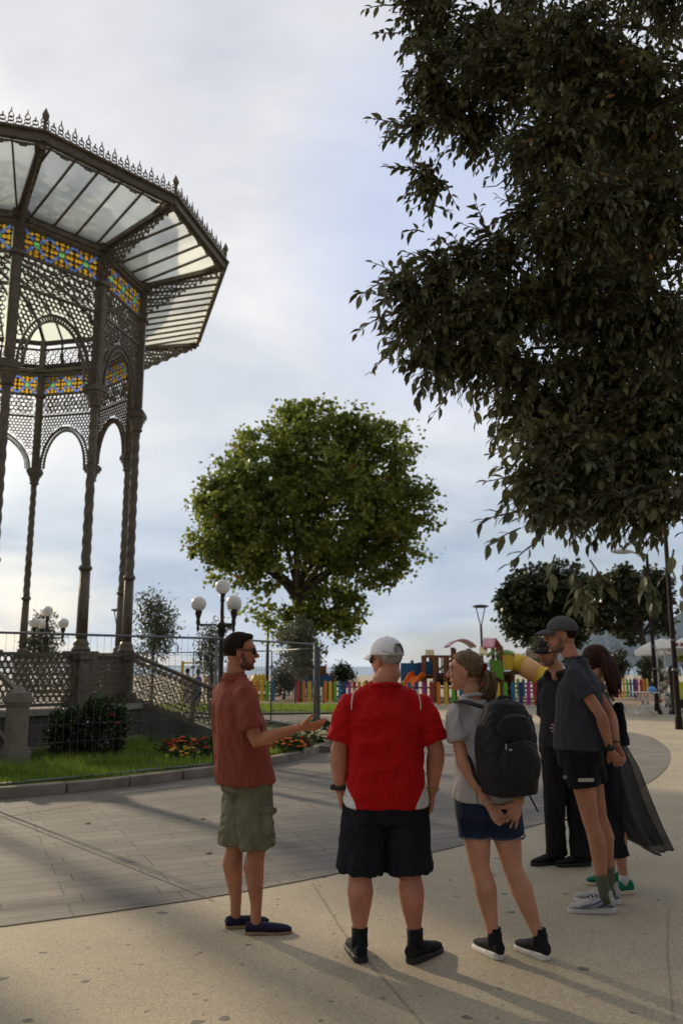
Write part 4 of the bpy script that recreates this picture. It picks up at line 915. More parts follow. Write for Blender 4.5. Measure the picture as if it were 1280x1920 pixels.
b = MB(); b.box(((gx(784, PD)+gx(794, PD))/2, PD+.1, (zz(1242)+zz(1272))/2), (.25, .08, zz(1242)-zz(1272))); post(b, 773, 1238, PD+.5, .12); b.box((gx(840, PD), PD+.9, (zz(1262)+zz(1286))/2), (1.0, .9, zz(1262)-zz(1286))); pp(b, 'navy_panel', C_navy)
def slide(b, path, w, lip):
    for k in range(len(path)-1):
        a, c = Vector(path[k]), Vector(path[k+1]); b.bar(a, c, w, .05)
        sdv = (c-a).cross(Vector((0, 0, 1))).normalized()*w/2
        for s_ in (-1, 1): b.bar(a+sdv*s_+Vector((0, 0, lip/2)), c+sdv*s_+Vector((0, 0, lip/2)), .05, lip)
b = MB(); slide(b, [(gx(786, 38), 37.9, zz(1268)), (gx(777, 38), 37.5, zz(1270)), (gx(766, 38), 36.9, zz(1284)), (gx(757, 38), 36.3, zz(1300))], .55, .22); pp(b, 'orange_slide', C_or)
b = MB()  # arched pink roof
n = 10; v = []; f = []
x0, x1 = gx(842, PD), gx(893, PD)
for k in range(n+1):
    t = k/n; x = x0+(x1-x0)*t; z = zz(1214)+math.sin(math.pi*t)**.8*(zz(1201)-zz(1214)); v += [(x, PD-.3, z), (x, PD+1.6, z), (x, PD-.3, z+.07), (x, PD+1.6, z+.07)]
for k in range(n): a = 4*k; f += [(a, a+4, a+5, a+1), (a+2, a+3, a+7, a+6), (a, a+2, a+6, a+4), (a+1, a+5, a+7, a+3)]
b.add(v, f); pp(b, 'arched_roof', C_pink)
def gable(b, px0, px1, pyt, pyb, D, depth, t=.08, e=0, skew=0):
    x0, x1 = gx(px0, D), gx(px1, D); zt, zb = zz(pyt, D), zz(pyb, D); xm = (x0+x1)/2
    for a in ((x0, zb), (x1, zb)):
        v = [(a[0], D-depth/2+skew, a[1]), (xm, D-depth/2+skew, zt), (xm, D+depth/2+skew, zt), (a[0], D+depth/2+skew, a[1])]; v += [(p[0], p[1], p[2]+t) for p in v]
        b.add(v, [(0, 1, 2, 3), (7, 6, 5, 4), (0, 4, 5, 1), (1, 5, 6, 2), (2, 6, 7, 3), (3, 7, 4, 0)])
b = MB(); x0, x1 = gx(903, PD), gx(940, PD); zt, zb = zz(1198), zz(1216)
ym = PD+.2
def roofslab(b, A, B_, C_, D_, t=.08):
    v = [Vector(q) for q in (A, B_, C_, D_)]; v += [q+Vector((0, 0, t)) for q in v]; b.add(v, [(0, 1, 2, 3), (7, 6, 5, 4), (0, 4, 5, 1), (1, 5, 6, 2), (2, 6, 7, 3), (3, 7, 4, 0)])
roofslab(b, (gx(903, PD), PD-.5, zz(1215)), (gx(911, PD), PD+.3, zz(1199)), (gx(935, PD), PD+.5, zz(1199)), (gx(922, PD), PD-.7, zz(1217)))
pp(b, 'pink_roof', C_pink)
b = MB(); roofslab(b, (gx(944, PD), PD+.3, zz(1214)), (gx(935, PD), PD+.5, zz(1199)), (gx(911, PD), PD+.3, zz(1199)), (gx(922, PD), PD+1.6, zz(1214))); b.bar((gx(922, PD), PD-.72, zz(1216)), (gx(935, PD), PD+.48, zz(1198)), .07, .12); b.bar((gx(944, PD), PD+.28, zz(1213)), (gx(935, PD), PD+.48, zz(1198)), .07, .12); pp(b, 'roof_gable', C_red)
b = MB()
for px, pt, dd_, lo_ in ((926, 1212, 0, None), (942, 1212, 0, None), (962, 1226, 0, None), (935, 1214, 1.5, None), (962, 1226, 1.2, None), (808, 1222, .6, 1240)):
    b = MB(); post(b, px, pt, PD+dd_, .15, lo_); pp(b, 'tower_post', M_wood)
b = MB(); roofslab(b, (gx(893, PD), PD-1.0, zz(1228)), (gx(900, PD), PD-.2, zz(1215)), (gx(915, PD), PD-.1, zz(1216)), (gx(908, PD), PD-1.1, zz(1230))); pp(b, 'yellow_roof', C_pale); b = MB(); roofslab(b, (gx(800, PD), PD+.4, zz(1232)), (gx(801, PD), PD+.6, zz(1221)), (gx(817, PD), PD+.6, zz(1221)), (gx(817, PD), PD+.4, zz(1231))); pp(b, 'yellow_roof', C_pale)
b = MB(); b.bar((gx(908, PD), PD-1.0, zz(1231)), (gx(927, PD), PD-.5, zz(1219)), .1, .12)
b.add([(gx(915, PD), PD-.6, zz(1236)), (gx(940, PD), PD-.6, zz(1240)), (gx(940, PD), PD-.6, zz(1276)), (gx(915, PD), PD-.6, zz(1262)), (gx(915, PD), PD-.5, zz(1236)), (gx(940, PD), PD-.5, zz(1240)), (gx(940, PD), PD-.5, zz(1276)), (gx(915, PD), PD-.5, zz(1262))], [(0, 3, 2, 1), (4, 5, 6, 7), (0, 1, 5, 4), (1, 2, 6, 5), (2, 3, 7, 6), (3, 0, 4, 7)]); pp(b, 'green_panel', C_gr); b = MB(); b.ell((gx(955, PD), PD+.6, zz(1230)), (.5, .5, .3)); pp(b, 'green_dome', C_gr, True)
b = MB(); b.box((gx(952, PD), PD-.1, (zz(1228)+zz(1257))/2), (gx(961, PD)-gx(943, PD), .1, zz(1228)-zz(1257))); pp(b, 'yellow_panel', C_yel)
b = MB(); b.box((gx(944, PD), PD+.4, zz(1262)), (1.3, 1.5, .15)); b.box((gx(950, PD), PD+1.2, zz(1290)), (.9, .1, 1.3)); b.box((gx(915, PD), PD+.2, zz(1285)), (1.0, .1, 1.2)); pp(b, 'tower_floor', M_wood2)
tp = [(gx(962, PD), PD+.3, zz(1244)), (gx(975, PD), PD+.2, zz(1244)), (gx(986, PD), PD+.0, zz(1250)), (gx(1010, PD), PD-.3, zz(1266)), (gx(1024, PD), PD-.6, zz(1277)), (gx(1040, PD), PD-1, zz(1294))]
b = MB(); b.tube(tp[0:3], .46, 18); b.tube([Vector(tp[3]).lerp(Vector(tp[2]), .12), tp[3], tp[4], tp[5]], [.475, .475, .47, .47], 18); pp(b, 'tube_slide', C_yel, True)
b = MB(); b.tube([Vector(tp[2]).lerp(Vector(tp[1]), .05), tp[2], tp[3]], .46, 18); pp(b, 'tube_middle', C_peach, True)
# second small play structure at left
pl2 = empty('play_house', (gx(590, 41), 41, 0), 0, 'smaller wooden playhouse with blue panels left of the steel fence post', 'play structure'); po2 = Vector((-gx(590, 41), -41, 0))
b = MB()
for px in (564, 580, 596, 612, 622): post(b, px, 1252 if px < 600 else 1262, 41, .22)
b.box((gx(588, 41), 41.6, zz(1262, 41)), (1.2, .1, .7)); b.box((gx(602, 41), 41.3, zz(1286, 41)), (2.2, .9, .12)); b.build('timber_frame', M_wood, pl2, False, po2)
b = MB()
for px, w in ((572, .62), (590, .62), (607, .75)): b.box((gx(px, 41), 40.85, zz(1277, 41)), (w, .06, .55))
roofslab(b, (gx(576, 41), 40.6, zz(1252, 41)), (gx(582, 41), 41.3, zz(1244, 41)), (gx(598, 41), 41.3, zz(1244, 41)), (gx(602, 41), 40.6, zz(1252, 41))); b.build('blue_panel', C_blue, pl2, False, po2)
cn = MB()
for q in range(3): cn.lathe((gx(478+q*7, 40), 40, zz(1296, 40)), [(.22, 0), (.23, .35), (.17, .62), (.05, .80), (0, .82)], 12)
cn.box((gx(485, 40), 40.1, zz(1300, 40)/2), (.9, .4, zz(1300, 40))); tag(cn.build('ride_toy', C_yel, smooth=True), 'yellow and red striped ride just right of the rust collar', 'ride')
# street sign box seen near man in black
sg = MB(); sg.box((gx(999, 44), 44, zz(1227, 44)), (.62, .12, .42)); sg.box((gx(992, 44), 44.1, zz(1216, 44)/2), (.07, .07, zz(1216, 44))); sg.box((gx(1000, 44), 44.1, zz(1237, 44)/2), (.07, .07, zz(1237, 44))); tag(sg.build('notice_board', mat('board_beige', (.33, .27, .20), .6)), 'small beige board on posts left of the sunglasses and dark cap', 'board')

# ------------------------------------------------------------------ right side: table, stall, parasols
M_white = mat('white_plastic', (.62, .60, .57), .5, var=.05)
tx, ty = PT(1210, 1340, 27.5).x, 27.5
e = empty('folding_table', (tx, ty, 0), 0, 'white folding table with crossed legs and a blue bag on it', 'table'); b = MB(); b.box((0, 0, .74), (.72, .55, .035)); b.build('table_top', M_white, e)
for s_ in (-1, 1):
    for q in (-1, 1): b = MB(); b.bar((-.30*s_, q*.22, .02), (.24*s_, q*.22, .73), .03, .05); b.build('leg', M_white, e)
b = MB(); b.box((-.28, 0, .1), (.04, .44, .08)); b.box((.28, 0, .1), (.04, .44, .08)); b.build('stretcher', M_white, e)
v, f = fuse([ell((0, 0, .09), (.12, .09, .09), n=12), ell((.08, .02, .06), (.09, .07, .06), n=12), ell((-.09, 0, .05), (.06, .06, .05), n=12)], .015, 2)
tag(link('plastic_bag', mesh_of('plastic_bag', v, f, pm('bag_blue', (.12, .35, .68))), None, (tx+.25, ty, .755)), 'crumpled light blue bag on the white folding table', 'bag')
M_para = mat('parasol_cloth', (.72, .69, .62), .8, var=.06); 
def parasol(x, y, zt, r, label, drop=.45):
    e = empty('parasol', (x, y, 0), 0, label, 'parasol', 'white parasols at the stalls'); c = MB(); n = 8
    v = [(0, 0, zt)]; f = []
    for ringk, (q, dz) in enumerate(((.35, .10), (.7, .26), (1, drop))):
        for j in range(n*4):
            a = 2*math.pi*j/(n*4)+.2; sag = .03*math.sin(j*math.pi/4*1)**2*q; v.append((q*r*math.cos(a), q*r*math.sin(a), zt-dz-sag))
    N_ = n*4
    for j in range(N_): f.append((0, 1+j, 1+(j+1) % N_))
    for k in range(2):
        for j in range(N_): f.append((1+k*N_+j, 1+(k+1)*N_+j, 1+(k+1)*N_+(j+1) % N_, 1+k*N_+(j+1) % N_))
    for j in range(N_):
        a = 2*math.pi*j/N_+.2; v.append((r*1.01*math.cos(a), r*1.01*math.sin(a), zt-drop-.22-.02*math.cos(j*math.pi/2)))
    for j in range(N_): f.append((1+2*N_+j, 1+3*N_+j, 1+3*N_+(j+1) % N_, 1+2*N_+(j+1) % N_))
    c.add(v, f); c.build('parasol_cloth', M_para, e, True)
    p_ = MB(); p_.tube([(0, 0, 0), (0, 0, zt)], .03, 8); p_.lathe((0, 0, 0), [(.28, 0), (.28, .08), (.05, .12)], 12); p_.build('parasol_pole', M_white, e)
x = PT(1240, 1200, 33).x; parasol(x, 33, zz(1197, 33), 1.05, 'white parasol partly behind the farther dark lamp post')
x = PT(1298, 1200, 31).x; parasol(x, 31, zz(1190, 31), 1.0, 'white parasol cut by the right edge of the picture')
st = empty('market_stall', (PT(1275, 1300, 30).x, 30, 0), 0, 'stall counter with yellow cloth, red lettering strip and hanging wares at right edge', 'stall')
b = MB(); b.box((.1, 0, 1.0), (1.25, .8, .05)); b.box((.1, -.41, .72), (1.25, .02, .55)); b.build('counter_cloth', mat('stall_yellow', (.62, .62, .06), .6, var=.12), st)
b = MB(); b.box((.1, -.1, 2.17), (1.5, 1.2, .06)); b.box((.1, -.7, 2.12), (1.5, .02, .12)); b.build('stall_roof', mat('stall_roof', (.4, .38, .36), .6), st)
b = MB()
for k in range(5): b.box((-.45+k*.16, -.72, 2.32), (.10, .02, .13)); 
b.build('red_trim', mat('stall_red', (.35, .04, .04), .6), st)
for sx in (-.6, .8):
    for sy in (-.35, .4): b = MB(); b.box((sx, sy, 1.07), (.04, .04, 2.14)); b.build('stall_post', M_white, st)
b = MB(); b.box((.1, 0, .28), (1.1, .7, .3)); b.build('crate_shelf', mat('dark_plastic', (.02, .02, .022), .5), st)
for k, (cx, cz, col) in enumerate([(-.45, 1.35, (.35, .20, .12)), (-.28, 1.5, (.05, .05, .05)), (-.1, 1.4, (.45, .4, .36)), (.08, 1.55, (.06, .05, .07)), (.25, 1.35, (.5, .46, .40)), (.42, 1.5, (.28, .12, .06)), (.6, 1.4, (.08, .07, .09)), (-.2, 1.15, (.55, .5, .42)), (.15, 1.12, (.6, .5, .2))]):
    v, f = fuse([ell((cx, -.25, cz), (.075, .06, .15), n=10), ell((cx+.03, -.25, cz-.1), (.06, .06, .08), n=10)], .02, 1); link('ware', mesh_of('ware', v, f, mat('ware_%d' % k, col, .6, var=.5, vscale=14)), st)
# bagged goods rack between table and stall
rk = empty('goods_rack', (PT(1243, 1320, 29).x, 29, 0), 0, 'rack of toys in clear bags between folding table and short bollard', 'rack')
for k in range(16):
    a = random.uniform(-.22, .22); z = .35+k*.075; v, f = ell((a, random.uniform(-.1, .1), z), (.11, .1, .09), n=8, fn=lambda d: 1+.3*noise.noise(d*2.3+Vector((k, 0, 0)))); link('bagged_toy', mesh_of('bagged_toy', v, f, mat('bagged_%d' % (k % 4), [(.5, .48, .45), (.38, .16, .10), (.55, .52, .42), (.15, .2, .12)][k % 4], .25, var=.5, vscale=25)), rk)
b = MB(); b.bar((-.2, 0, 0), (.0, 0, 1.7), .02, .02); b.bar((.2, 0, 0), (0, 0, 1.7), .02, .02); b.build('rack_frame', M_galv, rk)
# ------------------------------------------------------------------ people
def skin(name, c): return mat(name, c, .55, bump=.25, bscale=45, var=.22, vscale=7, sss=.05, spec=.3)
def cloth(name, c, var=.12, **k): return mat(name, c, .85, bump=.35, bscale=22, var=var, vscale=7, stretch=(1.4, 1.4, .7), spec=.2, **k)
def rz_(a): return Matrix.Rotation(a, 3, 'Z')
def hand_parts(W, d, n, ts, curl=25, spread=7, k=1.0, tcurl=15, curls=None):
    """W wrist, d toward fingers, n palm normal, ts: thumb side direction (world)"""
    W = Vector(W); d = Vector(d).normalized(); n = Vector(n); n = (n-d*n.dot(d)).normalized(); s = d.cross(n); s = s if s.dot(Vector(ts)) > 0 else -s
    parts = [tube([W-d*.02, W+d*.015*k, W+d*.05*k, W+d*.085*k, W+d*.095*k], [(.024*k, .018*k), (.028*k, .017*k), (.040*k, .016*k), (.040*k, .013*k), (.034*k, .008*k)], 12, s)]
    for i, (o_, L_) in enumerate(((.030, .070), (.010, .079), (-.010, .073), (-.029, .057))):
        cu = curls[i] if curls else curl; p = W+d*(.084-.004*abs(i-1))*k+s*o_*k; a = R(spread)*(1.3-i*.95); dd = (d*math.cos(a)+s*math.sin(a)).normalized(); path = [p-dd*.015*k]; ax = dd.cross(n)
        path.append(p)
        for fr, m in ((.44, .7), (.32, 1.1), (.24, .8)):
            dd = Matrix.Rotation(R(cu)*m, 3, ax) @ dd; p = p+dd*L_*fr*k; path.append(p)
        parts.append(tube(path, [.0088*k, .0090*k, .0084*k, .0074*k, .0055*k], 8)); parts.append(ell(p, .0058*k, n=8))
    p = W+d*.022*k+s*.026*k; dd = (d*.62+s*.72+n*.25).normalized(); path = [p-dd*.02*k, p]
    for L_, m in ((.035, 0), (.03, 1), (.024, 1)):
        dd = (dd+d*.28*m+n*.01*tcurl*m).normalized(); p = p+dd*L_*k; path.append(p)
    parts.append(tube(path, [.013*k, .014*k, .0115*k, .0098*k, .0065*k], 8)); parts.append(ell(p, .0068*k, n=8))
    return parts
def head_parts(c, M, k=1.0, fem=0):
    E = lambda cc, r: ell(Vector(c)+M@(Vector(cc)*k), tuple(x*k for x in r), M, 20)
    T = lambda path, r: tube([Vector(c)+M@(Vector(p)*k) for p in path], [q*k if not hasattr(q, '__len__') else (q[0]*k, q[1]*k) for q in r], 10)
    w = .92 if fem else 1
    P = [E((0, -.014, .030), (.075, .094, .084)), E((0, .028, -.030), (.060*w, .060, .080)), E((0, .050, -.085), (.034*w, .034, .030)), E((0, .010, -.070), (.055*w, .060, .042)), E((0, -.040, -.030), (.054, .044, .055)),
         E((0, .070, .030), (.052, .020, .022)), E((.030, .066, -.022), (.022, .018, .016)), E((-.030, .066, -.022), (.022, .018, .016)),
         T([(0, .084, .012), (0, .096, -.008), (0, .108, -.026), (0, .100, -.034)], [.007, .009, .013, .008]), E((.010, .094, -.032), (.008, .010, .007)), E((-.010, .094, -.032), (.008, .010, .007)),
         E((0, .083, -.055), (.022, .012, .006)), E((0, .081, -.064), (.020, .012, .006)), E((0, .078, -.097), (.018, .014, .012))]
    ears = []
    for s_ in (-1, 1):
        Me = M@Matrix.Rotation(s_*.35, 3, 'Z'); q = []
        pts = [(s_*.0725+s_*.006*math.sin(t), -.014+.013*math.cos(t+.3), -.010+.026*math.sin(t)) for t in [j*.5236 for j in range(12)]]
        P.append(T(pts[:]+[pts[0]], [.0055]*13)); P.append(ell(Vector(c)+M@(Vector((s_*.071, -.010, -.010))*k), (.005*k, .013*k, .022*k), Me, 12))
    return P
def hair_cap(c, M, k, hairline, scale=1.07, noise_amp=.03, low=-.35, name='hair'):
    """closed shell that bulges where hair grows and dips into the skull elsewhere; hairline(d)->True if hair"""
    def fn(d):
        g = scale*(1+noise_amp*noise.noise(d*9)+noise_amp*.5*noise.noise(Vector((d.x*30, d.y*8, d.z*8))))
        h = hairline(d); return .90+(g-.90)*max(0, min(1, h))
    return ell(Vector(c)+M@(Vector((0, -.014, .030))*k), (.075*k, .094*k, .084*k), M, 56, fn)
def sst(a, b, x): t = max(0, min(1, (x-a)/(b-a))); return t*t*(3-2*t)
def glasses(c, M, k, parent, m):
    b = MB(); C = lambda p: Vector(c)+M@(Vector(p)*k)
    for s_ in (-1, 1):
        b.add(*ell(C((s_*.031, .088, .004)), (.026*k, .007*k, .020*k), M@Matrix.Rotation(-s_*.22, 3, 'Z'), 14))
        b.bar(C((s_*.055, .080, .012)), C((s_*.080, -.005, .008)), .004, .007)
    b.bar(C((-.01, .093, .010)), C((.01, .093, .010)), .005, .005)
    return b.build('sunglasses', m, parent, True)
def cap_mesh(c, M, k, parent, m, under=None, back_open=False, tilt=-.10):
    Mt = M@Matrix.Rotation(tilt, 3, 'X'); cc = Vector(c)+M@(Vector((0, -.012, .040))*k); rr = (.085*k, .105*k, .090*k)
    v = []; f = []; n = 48; h = 14
    for i in range(h+1):
        th = math.pi*.5*i/h
        for j in range(n):
            ph = 2*math.pi*j/n; seam = 1+.006*abs(math.cos(3*ph))*math.sin(th)-.004+.010*noise.noise(Vector((math.cos(ph)*2, math.sin(ph)*2, th*2)))
            d = Vector((math.sin(th)*math.cos(ph), math.sin(th)*math.sin(ph), math.cos(th)**.97 if math.cos(th) > 0 else 0)); v.append(cc+Mt@Vector((d.x*rr[0]*seam, d.y*rr[1]*seam, d.z*rr[2]*seam)))
    for j in range(n):
        ph = 2*math.pi*j/n; v.append(cc+Mt@Vector((math.cos(ph)*rr[0]*1.0, math.sin(ph)*rr[1]*1.0, -.014*k)))
    for i in range(h+1):
        for j in range(n):
            if back_open and i >= h-5:
                a = (j/n*360-270+180) % 360-180; 
                if abs(a) < 30*(1-((h-i)/6)**2)**.5 and i < h+1 and i <= h-0: 
                    if i < h-0 or True:
                        if i < h: continue
            f.append((i*n+j, (i+1)*n+j, (i+1)*n+(j+1) % n, i*n+(j+1) % n))
    o = link('cap', mesh_of('cap', v, f, m, True), parent); sl = o.modifiers.new('s', 'SOLIDIFY'); sl.thickness = .003; sl.offset = -1
    # brim
    b = MB(); v = []; f = []; nr, na = 6, 16
    for i in range(nr+1):
        for j in range(na+1):
            a = R(-62+124*j/na); t = i/nr; x = math.sin(a)*rr[0]*(1.0-.06*t); y = math.cos(a)*rr[1]+t*.078*k*math.cos(a*1.35)**.6 if abs(a*1.35) < 1.5 else math.cos(a)*rr[1]
            z = -.004*k-.006*k*t-.020*k*(x/rr[0])**2*(1)-.022*k*t*t; v.append(cc+Mt@Vector((x, y-.004, z)))
    for i in range(nr):
        for j in range(na): f.append((i*(na+1)+j, (i+1)*(na+1)+j, (i+1)*(na+1)+j+1, i*(na+1)+j+1))
    o2 = link('cap_brim', mesh_of('cap_brim', v, f, m, True), o); sl = o2.modifiers.new('s', 'SOLIDIFY'); sl.thickness = .004
    bt = MB(); bt.add(*ell(cc+Mt@Vector((0, 0, rr[2]*1.0)), (.008, .008, .005), Mt, 8)); bt.build('cap_button', m, o, True)
    if back_open:
        st = MB(); st.tube([cc+Mt@Vector((rr[0]*1.01*math.sin(R(a)), -rr[1]*1.01*math.cos(R(a)), -.008*k)) for a in range(-34, 35, 6)], [(.002, .009)]*12, 8, Mt@Vector((0, 1, 0))); st.build('cap_strap', under or m, o, True)
    return o
def shoe(p, yaw, parent, mu, ms, L_=.285, sole_t=.03, lift=0, low=False, name='shoe', h=1.0, w=1.0, slip=False):
    """p: ground point below the ankle. heel at -0.06, toe forward"""
    M = rz_(yaw); P = lambda x, y, z: Vector(p)+M@Vector((x, y, z+lift*max(0, -y*4+.1)))
    b0 = -.062; k = L_/.285
    wd = lambda t: (.033+.013*math.sin(min(1, t*1.25)*math.pi*.55)-.020*max(0, (t-.80)/.2)**2)*w
    n = 14; ring = []
    for i in range(n+1):
        t = i/n; ring.append((wd(t)*(0.55 if i in (0, n) else 1), b0+L_*t))
    ol = [P(x, y, 0) for x, y in ring]+[P(-x, y, 0) for x, y in ring[::-1]]
    up = Vector((0, 0, 1)); m_ = len(ol)
    z1 = lambda i: sole_t*(1.0 if i <= n*.4 or i >= m_-n*.4 else .75)
    v = ol+[q+up*z1(i) for i, q in enumerate(ol)]
    s = MB(); s.add(v, [tuple(range(m_-1, -1, -1)), tuple(range(m_, 2*m_))]+[(i, (i+1) % m_, m_+(i+1) % m_, m_+i) for i in range(m_)])
    top = .072*h if not slip else .055
    prof = [(0, .028, top*.9), (.06, .031, top*1.08), (.22, .035, top*1.12), (.36, .038, top*.98), (.55, .042, .060 if not slip else .050), (.75, .041, .042), (.90, .034, .032), (.985, .018, .020)]
    vv = []; ff = []; na = 16
    for t, a, hh in prof:
        for j in range(na):
            an = 2*math.pi*j/na; x = a*w*math.cos(an); z = sole_t*.6+(hh)*(.5+.5*math.sin(an)) ; vv.append(P(x, b0+L_*t, z))
    for i in range(len(prof)-1):
        for j in range(na): ff.append((i*na+j, i*na+(j+1) % na, (i+1)*na+(j+1) % na, (i+1)*na+j))
    ff.append(tuple(range(na-1, -1, -1))); ff.append(tuple(range((len(prof)-1)*na, len(prof)*na)))
    uf = fuse([(vv, ff)]+([] if slip else [tube([P(0, -.012, .05), P(0, -.008, top+.045*(0 if low else 1)+.015)], [(.036, .045), (.034, .043)], 12, M@Vector((1, 0, 0)))]), .006, 3)
    o = link(name, mesh_of(name, uf[0], uf[1], mu, True), parent); so_ = s.build('sole', ms, o); bv_ = so_.modifiers.new('b', 'BEVEL'); bv_.width = .007; bv_.segments = 3
    return o
def person(name, label, base, D):
    """D holds joints as offsets from base. Returns root"""
    base = Vector((base[0], base[1], 0)); root = empty('person', base, 0, label, 'person')
    k = D.get('k', 1.0); sk = D['skin']; hc = Vector(D['head']); yh = R(D['hyaw']); Mh = rz_(yh)@Matrix.Rotation(R(D.get('hpitch', 0)), 3, 'X'); hk = D.get('hk', 1.0)
    pel = Vector(D['pelvis']); ch = Vector(D['chest']); yc, yp = R(D['cyaw']), R(D['pyaw']); nb = Vector(D['neck'])
    Mc, Mp = rz_(yc), rz_(yp); bw, bd = D.get('bw', 1.0), D.get('bd', 1.0)
    def ring_stack(rows, n=28):
        v = []; f = []
        for (c, a, b, y, fr) in rows:
            M = rz_(y)
            for j in range(n):
                an = 2*math.pi*j/n; cx, sx = math.cos(an), math.sin(an); p_ = .82
                x = a*abs(cx)**p_*(1 if cx > 0 else -1); yy = b*abs(sx)**p_*(1 if sx > 0 else -1)
                v.append(Vector(c)+M@Vector((x, yy+fr, 0)))
        for i in range(len(rows)-1):
            for j in range(n): f.append((i*n+j, i*n+(j+1) % n, (i+1)*n+(j+1) % n, (i+1)*n+j))
        f.append(tuple(range(n-1, -1, -1))); f.append(tuple(range((len(rows)-1)*n, len(rows)*n))); return v, f
    def spine(t): # 0 pelvis .. 1 chest(shoulder line)
        mid = pel.lerp(ch, .5)+Vector(D.get('belly', (0, 0, 0)))*0; return pel.lerp(ch, t)
    def yaw(t): return yp*(1-t)+yc*t
    sw = D.get('sw', .19)*1.0; sho = [ch+Mc@Vector((s_*sw, 0, -.030))+Vector(D.get('shoff', ((0, 0, 0), (0, 0, 0)))[0 if s_ < 0 else 1]) for s_ in (-1, 1)]
    body = [ring_stack([(pel+Vector((0, 0, -.10)), .12*bw, .085*bd, yp, 0), (pel, .145*bw, .095*bd, yp, 0), (spine(.3), .125*bw, .085*bd, yaw(.3), 0), (spine(.7), .13*bw, .085*bd, yaw(.7), 0), (spine(.9), .13*bw, .075*bd, yc, 0), (ch+Vector((0, 0, .01)), .08*bw, .05*bd, yc, 0)])]
    nr = D.get('nr', .055); nkb = nb; body.append(tube([ch, nkb, hc+Mh@Vector((0, -.030, -.070))*hk, hc+Mh@Vector((0, -.025, -.02))*hk], [(nr*1.1, nr*1.0), (nr*1.05, nr*1.0), (nr*.92, nr*.92), (nr*.75, nr*.75)], 16))
    body += [tube([ch+Vector((0, 0, .02)), sho[i]], [.030, .038], 12) for i in (0, 1)]
    legs = D['legs']; lr = D.get('lr', 1.0)
    for (hip, kn, an) in legs:
        hip, kn, an = Vector(hip), Vector(kn), Vector(an); q = kn.lerp(an, .28); fw = D.get('calf', Mp@Vector((0, -1, 0)))
        fw = Vector(fw); body.append(tube([hip, hip.lerp(kn, .5), kn.lerp(hip, .12), kn, kn.lerp(an, .12)+fw*.010, q+fw*.020, kn.lerp(an, .5)+fw*.010, kn.lerp(an, .8), an, an+Vector((0, 0, -.05))], [.088*lr, .075*lr, .058*lr, .052*lr, .053*lr, .060*lr, .050*lr, .035*lr**.7, .032, .032], 16))
    arms = D['arms']; ar = D.get('ar', 1.0); hands = []
    for i, A in enumerate(arms):
        if A is None: continue
        el, wr = Vector(A['elbow']), Vector(A['wrist']); S0 = sho[i]; f1 = el.lerp(wr, .25)
        body.append(tube([S0, S0.lerp(el, .35), el.lerp(S0, .12), el, f1, el.lerp(wr, .6), wr, wr+(wr-el).normalized()*.015], [.042*ar, .044*ar, .039*ar, .038*ar, .042*ar, .034*ar, (.027*ar**.6, .022*ar**.6), (.027, .020)], 14))
        if A.get('d') is not None: hands.append(hand_parts(wr, A['d'], A['n'], A['ts'], A.get('curl', 25), A.get('spread', 7), D.get('hs', 1.0), curls=A.get('curls')))
    v, f = fuse(body, .009, 4); pieces = [(v, f), fuse(head_parts(hc, Mh, hk, D.get('fem', 0)), .0038, 4)]
    for h_ in hands: pieces.append(fuse(h_, .0030, 2))
    b = MB(); [b.add(*p) for p in pieces]; bod = b.build('body', sk, root, True)
    # eyes, brows
    C = lambda p: hc+Mh@(Vector(p)*hk)
    if not D.get('noeyes'):
        e = MB(); [e.add(*ell(C((s_*.030, .077, .004)), (.0125*hk, .008*hk, .006*hk), Mh, 12)) for s_ in (-1, 1)]; e.build('eye', mat('eye_white', (.55, .52, .50), .3), root, True)
        e = MB(); [e.add(*ell(C((s_*.030, .0835, .004)), (.0055*hk, .003*hk, .0055*hk), Mh, 10)) for s_ in (-1, 1)]; e.build('iris', mat('iris', (.03, .02, .015), .2), root, True)
    e = MB(); [e.tube([C((s_*.014, .088, .021)), C((s_*.032, .085, .026)), C((s_*.048, .072, .021))], [(.0025, .004), (.003, .005), (.001, .003)], 6) for s_ in (-1, 1)]; e.build('eyebrow', D['hairm'], root, True)
    e = MB(); e.add(*ell(C((0, .089, -.0595)), (.019*hk, .006*hk, .0065*hk), Mh, 12)); e.build('lips', mat('lips', (.30, .11, .09), .5), root, True)
    # shirt
    sh = D.get('shirt')
    if sh:
        rows = [(spine(t)+Vector((0, 0, dz)), a, b_, yaw(max(0, min(1, t))), fr) for (t, a, b_, fr, dz) in sh['rows']]
        P_ = [ring_stack(rows, 36)]
        for i in (0, 1):
            A = arms[i]
            if sh.get('sleeve') is None: continue
            el = Vector(A['elbow']) if A else sho[i]+Vector((0, 0, -.3)); t = sh['sleeve'][i]; S0 = sho[i]; en = S0.lerp(el, t); r0, r1 = sh.get('sr', (.064, .075)); 
            P_.append(tube([ch.lerp(S0, .45), S0, S0.lerp(en, .3), S0.lerp(en, .65), en], [(r0*.8, r0*.8), (r0*.93, r0*.93), (r0, r0), ((r0+r1)/2, (r0+r1)/2), (r1, r1)], 20))
            P_.append(tube([nb+Vector((0, 0, -.035)), (nb+Vector((0, 0, -.05))).lerp(S0+Vector((0, 0, .03)), .5), S0+Vector((0, 0, .022))], [(nr*.95, nr*.8), (.052, .042), (.046, .040)], 16))
        v, f = fuse(P_, .0085, 12); v, f = wrinkle((v, f), sh.get('wr', .006), sh.get('ws', (7, 7, 4)), len(label))
        if sh.get('edit'): v = sh['edit'](v)
        fmi = None
        if sh.get('paint'): fmi = [sh['paint'](sum((Vector(v[q]) for q in fc), Vector())/len(fc)) for fc in f]
        o = link(sh.get('name', 'shirt'), mesh_of('shirt', v, f, sh['m'], True, fmi), root)
